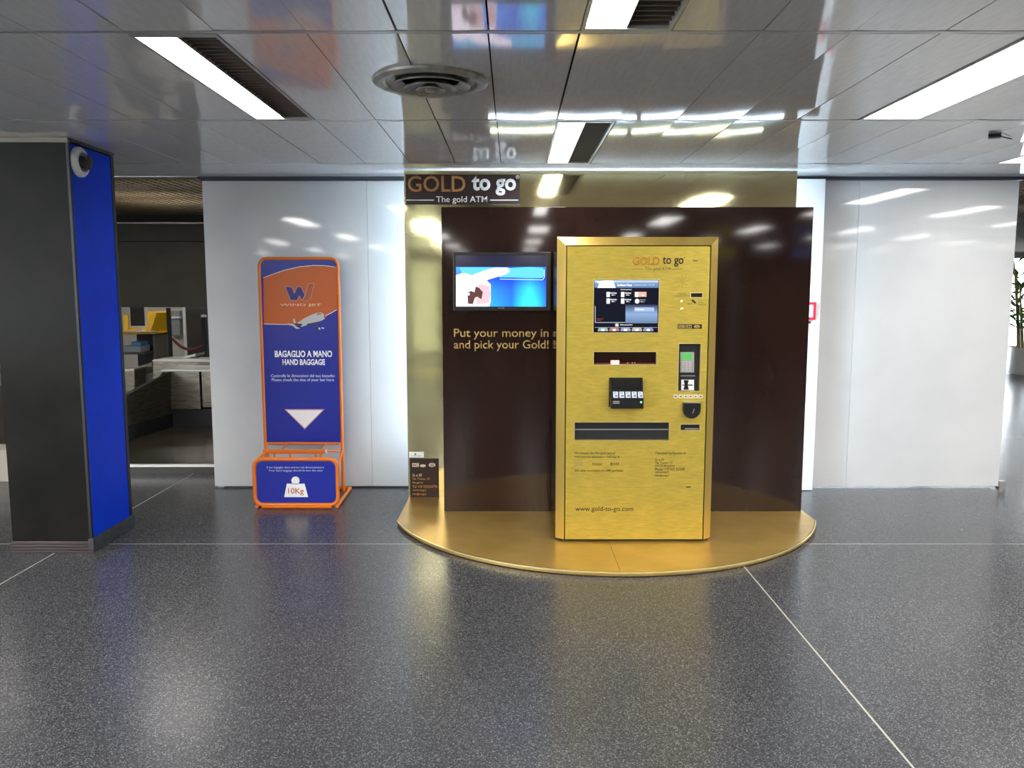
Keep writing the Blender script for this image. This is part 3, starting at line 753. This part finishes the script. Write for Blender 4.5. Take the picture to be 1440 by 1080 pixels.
# coin cup
cu = at(972, 566, MY); cw = .054
pts = [(cu[0]-cw, cu[2])] + [(cu[0]+cw*math.cos(q), cu[2]-.042+cw*math.sin(q)*1.0) for q in [math.pi+math.pi*i/14 for i in range(15)]] + [(cu[0]+cw, cu[2])]
o = MB().prism_xz(pts, MY-.028, MY).build('coin_cup', M_black, atm, bevel=.003)
MB().box(cu[0]-cw+.004, cu[0]+cw-.002, MY-.03, MY, cu[2]-.001, cu[2]+.006).build('cup_lip', M_steel, o)
g_ = at(974, 577, MY); MB().prism_xz([(g_[0]-.008, g_[2]-.014), (g_[0]-.003, g_[2]-.014), (g_[0]+.006, g_[2]+.014), (g_[0]+.002, g_[2]+.014)], MY-.0295, MY-.028).build('lock_mark', M_steel, o)
for i in range(6): 
    u = 947.3+7.0*i; ic = rect(u, 554.9, u+5.9, 560, MY, mat('icon_cream', srgb(228, 220, 190), .5), atm, 'payment_icon')
    rect(u+1.4, 556.6, u+4.4, 558.4, MY-.0012, mat('icon_ink%d' % (i % 2), srgb(150, 70, 50) if i in (1,) else srgb(110, 110, 100), .5), ic, 'icon_mark')
# logo strip
lg = rect(953, 456, 987, 462.4, MY, M_brownp, atm, 'logo_strip')
rect(954.2, 457.1, 962.5, 461.4, MY-.0012, M_ltgold, lg, 'emblem'); rect(964, 457.1, 972.5, 461.4, MY-.0012, M_ltgold, lg, 'emblem'); disc(980, 459.2, 4.2, 2.2, MY-.0012, M_ltgold, lg, 'emblem')
lettering('SC', 955, 457.8, 961.8, 460.9, MY-.0024, M_brownp, lg, .02); lettering('EM', 964.8, 457.8, 971.6, 460.9, MY-.0024, M_brownp, lg, .02); lettering('G', 978.2, 457.8, 981.8, 460.8, MY-.0024, M_brownp, lg, .02)
# speaker perforation, lamps, key symbol
hl = MB(); c0 = at(959.3, 395.5, MY)
for a_ in range(8):
    for r_ in (.009, .018, .027, .035):
        q = a_*math.pi/4+.1; hl.lathe([(.0022, -.0008), (.0022, 0)], (c0[0]+r_*math.cos(q), MY, c0[2]+r_*math.sin(q)), 6, 'y')
hl.build('speaker_holes', M_greyp, atm)
for (u, v) in ((959, 424), (959, 434.8)):
    p = at(u, v, MY); MB().lathe([(.010, 0), (.010, -.004), (.006, -.008), (.001, -.009)], (p[0], MY, p[2]), 16, 'y').build('push_stud', M_rim, atm, smooth=True)
poly([(972, 422.5), (974, 421), (979, 425.4), (977, 427)], MY, M_blackm, atm, 'key_slot', .003)
rect(974.5, 366.2, 981, 367.4, MY, M_blackp, atm, 'vent_slot'); rect(965, 684.2, 971, 685.6, MY, M_blackp, atm, 'vent_slot')
# machine lettering
M_goldp = mat('gold_print', srgb(204, 140, 28), .45)
lettering('GOLD', 889.5, 361, 927.3, 373, MY, M_goldp, atm, .035)
lettering('to go', 932, 361, 961, 375.2, MY, M_blackp, atm, .012)
lettering('®', 961.6, 361.6, 963.8, 363.8, MY, M_blackp, atm)
M_mid = mat('grey_brown_print', srgb(96, 84, 44), .5)
lettering('The gold ATM', 907, 375.8, 943, 381.3, MY, M_mid, atm)
rect(888.5, 378.1, 904.5, 378.7, MY, M_mid, atm, 'rule'); rect(944.5, 378.1, 960.5, 378.7, MY, M_mid, atm, 'rule')
lettering('www.gold-to-go.com', 809, 712, 890.5, 720.6, MY, M_blackp, atm, .003)
for s, u0, v0, u1, v1 in (('We honour the fine gold bars of', 808, 635.3, 865.5, 639.8), ('international appraisers / will buy at', 808, 640.3, 871.5, 644.8),
        ('Heraeus', 833, 650.2, 846.5, 654.4), ('B+H', 858.5, 650.2, 870, 654.4), ('and other producers, in LBM purchases', 808, 659.8, 876.5, 664),
        ('Operated by/Service of:', 921.5, 635.3, 964.5, 639.8), ('Sc e Gf', 921.3, 644.5, 934, 648), ('Via Trento, 12', 921.3, 649, 945.5, 653), ('24124 Bergamo', 921.3, 653.4, 949, 657.4),
        ('Phone: +39 035 223500', 921.3, 657.8, 963, 661.5), ('www.sceg.it', 921.3, 662.2, 940.7, 666.2), ('info@sceg.it', 921.3, 666.8, 940.7, 670.8),
        ('Collect here', 953.5, 412.3, 965, 413.8), ('Coins / Receipt here', 949.5, 415.3, 969, 417), ('Key', 982, 421.6, 987, 423.2), ('service', 982, 424.4, 989, 426), ('only here', 982, 427.2, 993, 429), ('Open', 967, 426.4, 972.5, 428.6)):
    lettering(s, u0, v0, u1, v1, MY, M_mid, atm, .008)
rect(808.5, 649, 820, 655.5, MY, mat('pale_emblem', srgb(168, 148, 76), .5), atm, 'emblem')

# ================================================================== HAND BAGGAGE STAND
RY, FY2 = 6.30, 5.86
st = thing('baggage_sizer', 'orange tube hand baggage sizer stand with tall blue and orange board', 'sign stand', (-1.6, 6.05, 0))
def rrect(x0, x1, z0, z1, y, r, n=6):
    P = []
    for (cx, cz, a0) in ((x1-r, z1-r, 0), (x0+r, z1-r, 90), (x0+r, z0+r, 180), (x1-r, z0+r, 270)):
        for i in range(n+1):
            q = math.radians(a0+90*i/n); P.append((cx+r*math.cos(q), y, cz+r*math.sin(q)))
    return P
tx0, tx1, tz1 = at(365.5, 400, RY)[0], at(475, 400, RY)[0], at(420, 363.5, RY)[2]
tx0, tx1 = -1.945, -1.338
# rear upright: inverted U down to the floor
P = [(tx0, RY, .02)]
for i in range(7): q = math.radians(180-90*i/6); P.append((tx0+.06+.06*math.cos(q), RY, tz1-.06+.06*math.sin(q)))
for i in range(7): q = math.radians(90-90*i/6); P.append((tx1-.06+.06*math.cos(q), RY, tz1-.06+.06*math.sin(q)))
P.append((tx1, RY, .02))
MB().tube(P, .0125, 10).build('rear_frame', M_orange, st, smooth=True)
zb = at(428, 622, RY)[2]
tb = MB().box(tx0+.012, tx1-.012, RY-.006, RY+.006, zb, tz1-.012).build('tall_board', M_bluep, st)
MB().tube([(tx0+.02, RY-.004, zb-.008), (tx1-.02, RY-.004, zb-.008)], .011, 8).build('lower_rail', M_orange, st, smooth=True)
BYr = RY-.006
k3 = 1/4.912
def c3(x, y): return (340+x*k3, 340+y*k3)
up = [(150, 248), (220, 222), (300, 195), (400, 172), (500, 163), (580, 165), (655, 176)]
lo = [(660, 468), (590, 506), (520, 540), (450, 560), (380, 570), (300, 572), (153, 568)]
poly([c3(*p) for p in up+lo][::-1], BYr, M_orangep, tb, 'orange_field')
stroke([c3(*p) for p in up], .9, BYr-.0012, M_white, tb, 'white_line'); stroke([c3(*p) for p in lo], .9, BYr-.0012, M_white, tb, 'white_line')
def c7(x, y): return (385+x/12, 390+y/12)
wv = [(195, 162), (302, 162), (347, 272), (392, 162), (462, 162), (525, 295), (480, 385), (430, 310), (395, 388), (283, 388)]
poly([c7(*p) for p in wv][::-1], BYr-.0012, M_blued, tb, 'emblem')
stroke([c7(*p) for p in wv], .7, BYr-.0024, M_pink, tb, 'emblem_outline', closed=True)
jv = [(580, 103), (682, 103), (630, 330), (590, 380), (540, 402), (470, 388), (515, 345), (538, 280)]
poly([c7(*p) for p in jv][::-1], BYr-.0014, mat('brown_orange_print', srgb(178, 92, 60), .4), tb, 'emblem')
stroke([c7(*p) for p in jv], .6, BYr-.0026, mat('peach_print', srgb(230, 150, 110), .4), tb, 'emblem_outline', closed=True)
lettering('WIND JET', 393.3, 427, 451.7, 431.4, BYr-.0012, mat('light_peach', srgb(240, 200, 170), .5), tb, .015)
M_pl = mat('plane_grey', srgb(205, 205, 205), .5); M_pd = mat('plane_dark', srgb(60, 60, 80), .5)
Yp = BYr-.0024
poly([c7(*p) for p in [(395, 775), (500, 700), (620, 640), (720, 600), (800, 593), (850, 628), (862, 700), (800, 735), (680, 772), (560, 805), (465, 838)]][::-1], Yp, M_pl, tb, 'aeroplane')
poly([c7(*p) for p in [(335, 775), (328, 695), (352, 700), (372, 770)]][::-1], Yp, M_pl, tb, 'aeroplane')
poly([c7(*p) for p in [(560, 812), (560, 785), (640, 770), (800, 738), (700, 785)]][::-1], Yp-.0012, M_pd, tb, 'aeroplane')
poly([c7(*p) for p in [(320, 775), (480, 785), (470, 825), (380, 815)]][::-1], Yp-.0012, M_pd, tb, 'aeroplane')
poly([c7(*p) for p in [(235, 775), (330, 785), (400, 840), (450, 865), (380, 870), (320, 820), (235, 800)]][::-1], Yp, M_pl, tb, 'aeroplane')
poly([c7(*p) for p in [(655, 825), (755, 832), (758, 882), (700, 868)]][::-1], Yp, M_pd, tb, 'aeroplane')
poly([c7(*p) for p in [(755, 845), (775, 850), (790, 880), (765, 885)]][::-1], Yp, M_white, tb, 'aeroplane'); poly([c7(*p) for p in [(800, 845), (855, 852), (840, 868), (805, 862)]][::-1], Yp, M_white, tb, 'aeroplane')
poly([c7(*p) for p in [(850, 640), (880, 655), (885, 675), (860, 692), (845, 665)]][::-1], Yp-.0012, mat('plane_red', srgb(190, 70, 60), .5), tb, 'aeroplane')
poly([c7(*p) for p in [(735, 615), (800, 610), (795, 625), (730, 632)]][::-1], Yp-.0012, M_pd, tb, 'aeroplane')
lettering('BAGAGLIO A MANO', 386.2, 493, 467.2, 502.4, BYr, M_white, tb, .035)
lettering('HAND BAGGAGE', 397, 505, 457, 513.4, BYr, M_white, tb, .035)
M_pb = mat('pale_blue_print', srgb(190, 200, 235), .5)
lettering('Controlla le dimensioni del tuo bagaglio', 380.7, 526.4, 470.7, 531.6, BYr, M_pb, tb, .02)
lettering('Please check the size of your bag here', 382, 532, 469.7, 537.4, BYr, M_pb, tb, .02)
poly([(400, 575.3), (428.5, 603.8), (456.6, 575.3)], BYr, M_pink, tb, 'arrow_outline'); poly([(403, 576.8), (428.5, 601.8), (453.8, 576.8)], BYr-.0012, M_white, tb, 'arrow')
# front frame and panel
q0 = at(359.5, 714, FY2); q1 = at(474, 643.5, FY2)
gx0, gx1, gz0, gz1 = q0[0], q1[0], .028, q1[2]-.012
MB().tube(rrect(gx0, gx1, gz0+.0, gz1, FY2, .055), .0145, 10, closed=True).build('front_frame', M_orange, st, smooth=True)
fpn = MB().prism_xz([(p[0], p[2]) for p in rrect(gx0+.016, gx1-.016, gz0+.016, gz1-.016, 0, .045)], FY2-.004, FY2+.004).build('front_board', M_bluep, st)
FB = FY2-.004
lettering('Il tuo bagaglio deve entrare nel dimensionatore', 375, 655.8, 455.6, 659.4, FB, M_pb, fpn, .01)
lettering('Your hand baggage should fit into this sizer', 377.5, 660.2, 454.4, 663.8, FB, M_pb, fpn, .01)
disc(415.5, 675.8, 5.8, 5.8, FB, M_white, fpn, 'weight_symbol'); poly([(403.5, 680), (399.6, 699), (433.4, 699), (428.2, 680)], FB, M_white, fpn, 'weight_symbol')
lettering('10Kg', 405, 686.3, 427.4, 696.6, FB-.0012, M_orangep, fpn, .01)
# base rails, basket rails
r0 = .0135
MB().tube([(gx0+.05, FY2-.004, .0135), (gx1-.05, FY2-.004, .0135)], r0, 8).build('base_rail', M_orange, st, smooth=True)
for xa, xb in ((gx0+.01, tx0), (gx1-.01, tx1+.03)):
    MB().tube([(xa, FY2+.0, .0140), (xb, 6.42, .0140)], r0, 8).build('base_rail', M_orange, st, smooth=True)
MB().tube([(tx0, 6.42, .0138), (tx1+.03, 6.42, .0138)], r0, 8).build('base_rail', M_orange, st, smooth=True)
zt = gz1-.03
for xa, xb in ((gx0, tx0), (gx1, tx1)):
    MB().tube([(xa, FY2, zt-.03), (xb, RY, zt+.01)], .009, 8).build('side_rail', M_orange, st, smooth=True)
z2 = at(414, 635, 6.12)[2]
u0, u1 = at(370.5, 635, 6.12)[0], at(458, 635, 6.12)[0]
MB().box(u0, u1, 6.106, 6.134, z2-.015, z2+.015).build('top_bar', M_orange, st, bevel=.003)
MB().box(u1, u1+.006, 6.108, 6.132, z2-.012, z2+.012).build('bar_cap', M_whitep, st)
MB().tube([(u1, 6.15, z2), (tx1, RY, at(483, 635, RY)[2])], .008, 8).build('side_rail', M_orange, st, smooth=True)
for u in (377, 385, 407, 443.5, 451):
    x = at(u, 640, 6.1)[0]; MB().tube([(x, 6.12, z2), (x, 6.12, .036)], .006, 6).build('strut', M_orange, st, smooth=True)
for u in (401, 457):
    x = at(u, 628, 6.25)[0]; MB().tube([(x, RY-.01, zb-.01), (x, 6.13, z2)], .006, 6).build('strut', M_orange, st, smooth=True)
MB().tube([(gx0, FY2+.02, gz1-.02), (u0+.02, 6.11, z2)], .008, 6).build('strut', M_orange, st, smooth=True)
bx = MB().box(gx0+.05, gx1-.07, FY2+.06, 6.22, .03, .036).build('basket_floor', M_orange, st)
MB().lathe([(.008, 0), (.012, .01), (.004, .05), (.001, .052)], (tx1-.03, 6.38, .028), 10).build('bolt', M_steel, st)

# ================================================================== CHECK-IN AREA BEHIND
M_brfl = mat('dark_polished_step', (.045, .034, .024), .25, spec=.5)
M_met = mat('brushed_metal', srgb(150, 145, 135), .3, metal=.7, build=noise_col(8, srgb(92, 85, 74), srgb(118, 110, 98), (1, 1, 6)))
M_metl = mat('pale_metal', srgb(158, 154, 146), .35, metal=.5)
M_alu = mat('aluminium_edge', srgb(215, 212, 205), .35, metal=.6)
sp2 = thing('raised_floor', 'low dark raised floor with a bright aluminium edge behind the partition', 'step', (-4, 8.6, 0))
MB().box(XL+.1, -2.0, 7.02, 13.0, 0, .078).build('deck', M_brfl, sp2)
MB().box(XL+.1, -2.0, 6.995, 7.03, .060, .084).build('edge_strip', M_alu, sp2, bevel=.002)
pl2 = tag(MB().box(-5.4, -4.12, 6.7, 6.98, .0, .27).build('bench_plinth', mat('beige_plinth', srgb(180, 174, 160), .5), bevel=.004), 'low beige block seen left of the black pillar', 'block')
# bulkhead
zbk = at(220, 432, 9.65)[2]
bh = thing('bulkhead', 'dark brown bulkhead hanging above the check-in counters', 'bulkhead', (-4, 9.7, zbk))
M_bulk = mat('bulkhead_brown', srgb(88, 76, 62), .5, spec=.2, build=noise_col(4, srgb(44, 39, 28), srgb(52, 46, 33)))
zz1 = at(220, 340, 9.65)[2]; zz2 = at(220, 313, 9.65)[2]
MB().box(XL+.05, -1.5, 9.65, 9.85, zbk, zz1).build('fascia', M_bulk, bh)
MB().box(XL+.05, -1.5, 9.62, 9.85, zz1+.006, zz2-.02).build('fascia', M_bulk, bh)
MB().box(XL+.05, -1.5, 9.60, 9.85, zz2-.018, zz2).build('metal_trim', M_met, bh)
MB().box(XL+.05, -1.5, 9.70, 9.85, zz2, CZ).build('fascia', M_dark, bh)
# baggage conveyor housings (crop coordinates -> sight lines at real depths)
def k6(x, y): return (140+x/3.86, 420+y/3.857)
def slab(pts, Y, d, name, m, parent, bevel=0):
    q = [at(*k6(*p), Y) for p in pts]
    return MB().prism_xz([(p[0], p[2]) for p in q], Y, Y+d).build(name, m, parent, bevel=bevel)
def quad3(name, m, parent, near, far, h):
    """long box along a ground line from near to far, with top height h (front face visible)"""
    (xa, ya), (xb, yb) = near, far
    dx, dy = xb-xa, yb-ya; L = math.hypot(dx, dy); nx, ny = -dy/L*.6, dx/L*.6
    pts = [(xa, ya), (xb, yb), (xb+nx, yb+ny), (xa+nx, ya+ny)]
    return MB().prism_xy(pts, h[0], h[1]).build(name, m, parent, bevel=.006)
cv = thing('baggage_conveyor', 'angular brushed metal baggage conveyor housing at check-in', 'conveyor', (-4.2, 9.3, .08))
ZS = .078
# housing front with metal face and black kick base
p0 = at(*k6(388, 600), 9.0); p1 = at(*k6(550, 592), 9.0); pt = at(*k6(470, 395), 9.0)
MB().box(p0[0], p1[0], 9.0, 9.5, p0[2], pt[2]).build('end_housing', M_met, cv, bevel=.004)
MB().box(p0[0]-.02, p1[0]+.6, 9.04, 9.5, ZS, p0[2]).build('kick_base', M_blackm, cv)
MB().box(p1[0]+.012, p1[0]+.7, 9.02, 9.5, p0[2]+.02, pt[2]+.02).build('end_housing', M_met, cv, bevel=.004)
MB().box(p0[0]-.08, p1[0]+.7, 8.97, 9.5, pt[2], pt[2]+.025).build('belt_edge', M_metl, cv, bevel=.004)
# diagonal side running forward-left
A0 = at(*k6(388, 395), 9.0); A1 = at(*k6(150, 532), 8.15)
B0 = at(*k6(388, 625), 9.0); B1 = at(*k6(150, 695), 8.15)
def skew(name, m, P, d=(0.0, .3, 0)):
    b = MB(); Q2 = [tuple(p[i]+d[i] for i in range(3)) for p in P]
    b.add(P+Q2, [(0, 1, 2, 3), (7, 6, 5, 4), (0, 1, 5, 4), (1, 2, 6, 5), (2, 3, 7, 6), (3, 0, 4, 7)]); return b.build(name, m, cv, bevel=.004)
A1 = (A1[0]-.9, A1[1]-.6, A1[2]-.12) ; B1 = (B1[0]-.9, B1[1]-.6, B1[2]-.02)
A1, B1 = at(*k6(100, 548), 8.0), at(*k6(100, 710), 8.0)
skew('side_housing', M_met, [B1, B0, A0, A1])
K1, K0 = (B1[0], B1[1]+.03, ZS), (B0[0], B0[1]+.03, ZS)
skew('kick_base', M_blackm, [K1, K0, B0, B1])
E0 = at(*k6(388, 388), 9.0); E1 = at(*k6(100, 530), 8.0)
skew('belt_edge', M_metl, [A1, A0, E0, E1], (0, .06, .0))
cv2 = thing('weighing_conveyor', 'metal weighing belt rising behind the conveyor housing', 'conveyor', (-3.9, 10.0, .08))
def slab2(pts, Y, d, name, m, bevel=.004):
    return slab(pts, Y, d, name, m, cv2, bevel)
slab2([(345, 400), (700, 400), (700, 340), (290, 332), (290, 460)], 9.75, .3, 'side_plate', M_met)
slab2([(285, 340), (700, 343), (700, 334), (345, 325), (290, 331)], 9.72, .35, 'belt_edge', M_metl, .001)
slab2([(400, 335), (520, 312), (520, 298), (400, 328)], 9.9, .3, 'belt_edge', M_metl, .001)
slab2([(195, 440), (285, 400), (285, 345), (195, 372)], 10.0, .2, 'side_plate', M_met)
slab2([(100, 530), (190, 530), (190, 385), (100, 395)], 9.5, .3, 'side_plate', M_met)
slab2([(100, 398), (188, 390), (188, 380), (100, 384)], 9.47, .34, 'belt_edge', M_metl, .001)
slab2([(190, 495), (292, 460), (292, 400), (190, 430)], 9.9, .1, 'scale_plate', M_metl)
MB().box(at(*k6(90, 0), 10.2)[0], -2.2, 9.76, 10.2, ZS, .42).build('base', M_blackm, cv2)

# yellow check-in desk
CYd = 10.9
M_yel = mat('yellow_laminate', srgb(255, 200, 8), .35)
ck_ = thing('check_in_desk', 'bright yellow check-in desk with dark under-shelf', 'desk', (-5.2, 11, .08))
tz = at(*k6(250, 188), CYd)[2]
xa, xb = at(*k6(60, 190), CYd)[0], at(*k6(374, 190), CYd+.85)[0]
MB().prism_xy([(xa, CYd+.0), (xb-.62, CYd), (xb, CYd+.4), (xb, CYd+.9), (xa, CYd+.9)], tz-.03, tz).build('worktop', M_yel, ck_, bevel=.004)
hb2 = at(*k6(250, 72), CYd+.85)[2]
MB().box(xa, xb-.02, CYd+.85, CYd+.9, tz, hb2).build('back_panel', M_yel, ck_, bevel=.004)
MB().box(xa, xb, CYd+.84, CYd+.91, hb2-.03, hb2+.01).build('back_cap', mat('yellow_trim', srgb(255, 205, 60), .3), ck_)
a = at(*k6(335, 170), CYd+.7); MB().prism_xz([(a[0]-.06, tz), (a[0]+.02, tz), (a[0]+.12, hb2), (a[0]+.05, hb2)], CYd+.3, CYd+.85).build('side_screen', M_yel, ck_)
a = at(*k6(145, 170), CYd+.4); MB().box(a[0]-.03, a[0]+.03, CYd+.4, CYd+.85, tz, hb2-.03).build('side_screen', M_yel, ck_)
zf = .078
xm = at(*k6(245, 300), CYd+.1)[0]
MB().box(xm, xb-.04, CYd+.42, CYd+.85, zf, tz-.03).build('pedestal', mat('pedestal_grey', srgb(100, 95, 88), .45), ck_)
MB().box(xa, xm-.01, CYd+.75, CYd+.85, zf, tz-.03).build('modesty_panel', M_blackm, ck_)
zs = at(*k6(200, 292), CYd+.2)[2]; MB().box(xa, xm-.01, CYd+.1, CYd+.75, zs-.02, zs).build('under_shelf', mat('shelf_dark', srgb(50, 48, 50), .4), ck_)
a = at(*k6(170, 288), CYd+.2); b = at(*k6(222, 235), CYd+.2)
pr = thing('ticket_printer', 'grey and blue printer on the shelf under the yellow desk', 'printer', (a[0], CYd+.3, zs))
MB().box(a[0]-.1, b[0], CYd+.2, CYd+.5, zs, zs+.09).build('body', mat('printer_grey', srgb(150, 155, 165), .5), pr, bevel=.01)
MB().box(a[0], b[0], CYd+.22, CYd+.45, zs+.09, b[2]).build('lid', mat('printer_blue', srgb(70, 130, 190), .4), pr, bevel=.01)
# monitor and keyboard
m0 = at(*k6(163, 158), CYd+.45); m1 = at(*k6(258, 40), CYd+.45)
mo = thing('computer_monitor', 'grey framed computer monitor on the yellow check-in desk', 'monitor', ((m0[0]+m1[0])/2, CYd+.5, tz))
MB().plate(m0[0], m1[0], tz+.05, m1[2]+.06, CYd+.43, CYd+.46, [(m0[0]+.025, m1[0]-.035, tz+.08, m1[2]+.03)]).build('bezel', mat('monitor_grey', srgb(190, 185, 175), .4), mo, bevel=.003)
MB().box(m0[0]+.02, m1[0]-.03, CYd+.445, CYd+.47, tz+.07, m1[2]+.04).build('screen', M_blackm, mo)
MB().box((m0[0]+m1[0])/2-.03, (m0[0]+m1[0])/2+.03, CYd+.47, CYd+.50, tz+.01, tz+.2).build('neck', M_whitep, mo)
MB().box((m0[0]+m1[0])/2-.12, (m0[0]+m1[0])/2+.12, CYd+.4, CYd+.6, tz, tz+.012).build('foot', M_whitep, mo, bevel=.003)
k0 = at(*k6(128, 182), CYd+.12)[0]
tag(MB().box(k0, k0+.42, CYd+.08, CYd+.24, tz, tz+.022).build('keyboard', mat('keyboard_grey', srgb(170, 165, 150), .5), bevel=.004), 'pale keyboard lying on the yellow desk before the monitor', 'keyboard')
# queue posts and rope
def post(u, lab, Y, v_top):
    x = at(u, 500, Y)[0]; zt_ = at(u, v_top, Y)[2]
    t = thing('queue_post', lab, 'post', (x, Y, .078), 'queue posts in the check-in area')
    MB().lathe([(.15, 0), (.15, .012), (.03, .03), (.028, .03)], (x, Y, .078), 20).build('foot', M_blackm, t, smooth=True)
    MB().lathe([(.028, .03), (.028, zt_-.078)], (x, Y, .078), 14).build('pole', M_blackm, t, smooth=True)
    MB().lathe([(.034, zt_-.078), (.036, zt_-.05), (.001, zt_-.045)], (x, Y, .078), 14).build('cap', M_steel, t, smooth=True)
    return x, zt_
xa1, _ = post(140+386/3.86, 'black queue post beside the yellow desk', 10.6, 433)
xb1, _ = post(140+574/3.86, 'black queue post against the white partition edge', 10.6, 446)
za = at(*k6(395, 215), 10.6)[2]; zc = at(*k6(490, 295), 10.6)[2]; zr = at(*k6(566, 252), 10.6)[2]
P = []
for i in range(15):
    q = i/14; z = za*(1-q)+zr*q - .10*4*q*(1-q)
    P.append((xa1+.03+(xb1-xa1-.06)*q, 10.6, z))
tag(MB().tube(P, .018, 8).build('rope', mat('rope_red', srgb(110, 36, 40), .7), smooth=True), 'sagging dark red queue rope between the two black posts', 'rope')
# far wall pieces behind the desk
fw = struct(MB().box(XL, -1.5, 13.0, 13.1, 0, 2.9).build('wall_far_left', mat('hall_wall', srgb(190, 186, 178), .5)))
a = at(*k6(456, 60), 12.9); b = at(*k6(480, 60), 12.9)
struct(MB().box(a[0], b[0], 12.86, 13.0, .0, 2.4).build('trim_1', M_whitep))
struct(MB().box(b[0], b[0]+1.6, 12.8, 13.0, .0, 2.4).build('trim_2', mat('dark_door', srgb(62, 58, 52), .4)))
a = at(*k6(393, 100), 12.95); b = at(*k6(445, 200), 12.95)
nb = thing('wall_cabinet', 'grey wall cabinet with a white shelf on the far hall wall', 'cabinet', (a[0], 12.9, b[2]))
MB().box(a[0], b[0], 12.9, 13.0, b[2], a[2]+.1).build('body', mat('cabinet_grey', srgb(140, 142, 145), .45), nb, bevel=.004)
MB().box(a[0], b[0]+.02, 12.86, 12.99, a[2]-.02, a[2]+.01).build('shelf', M_whitep, nb)

# ================================================================== POTTED PLANT far right
px_, py_ = at(1447, 500, 15.7)[0], 15.7
pt_ = thing('potted_plant', 'tall leafy plant in a round steel pot beside the far windows', 'plant', (px_, py_, 0))
def steelpot(nt, b): pass
MB().lathe([(.38, 0), (.38, .02), (.40, .03), (.40, .50), (.385, .52), (.37, .50), (.36, .45)], (px_, py_, 0), 36).build('pot', mat('pot_steel', (.75, .75, .75), .35, metal=.35), pt_, smooth=True)
MB().lathe([(.36, .42), (.36, .45)], (px_, py_, 0), 24).build('soil', mat('soil', srgb(60, 45, 32), .9), pt_)
M_leaf = mat('leaf', srgb(70, 108, 52), .45, build=noise_col(3, srgb(48, 84, 38), srgb(110, 140, 70)))
M_stem = mat('stem', srgb(150, 130, 90), .6)
lf = MB()
for s in range(7):
    a = s*.9; r = .16+.05*(s % 3); bx_, by_ = px_+r*math.cos(a), py_+r*math.sin(a)
    top = 1.7+.16*(s % 4); ln = .25+.05*s
    sx, sy = bx_+ln*.5*math.cos(a), by_+ln*.5*math.sin(a)
    MB().tube([(bx_, by_, .44), ((bx_+sx)/2, (by_+sy)/2, (top+.44)/2), (sx, sy, top)], [.035, .025, .012], 7).build('stem', M_stem, pt_, smooth=True)
    for j in range(26):
        f = random.uniform(.3, 1.0); z = .44+(top-.44)*f; cx_ = bx_+(sx-bx_)*f; cy_ = by_+(sy-by_)*f
        q = random.uniform(0, 6.28); L = random.uniform(.28, .5); el = random.uniform(-.2, .8); W_ = L*.13
        d = Vector((math.cos(q)*math.cos(el), math.sin(q)*math.cos(el), math.sin(el))); sd = Vector((-math.sin(q), math.cos(q), 0))*W_
        o0 = Vector((cx_, cy_, z)); m1_ = o0+d*L*.45; tip = o0+d*L+Vector((0, 0, -.12*L)); up_ = Vector((0, 0, .01))
        lf.add([o0, m1_+sd, tip, m1_-sd, m1_+up_*2], [(0, 1, 4), (1, 2, 4), (2, 3, 4), (3, 0, 4)])
o = lf.build('leaves', M_leaf, pt_); o['kind'] = 'stuff'

for o in bpy.data.objects:
    if '_o' in o: del o['_o']
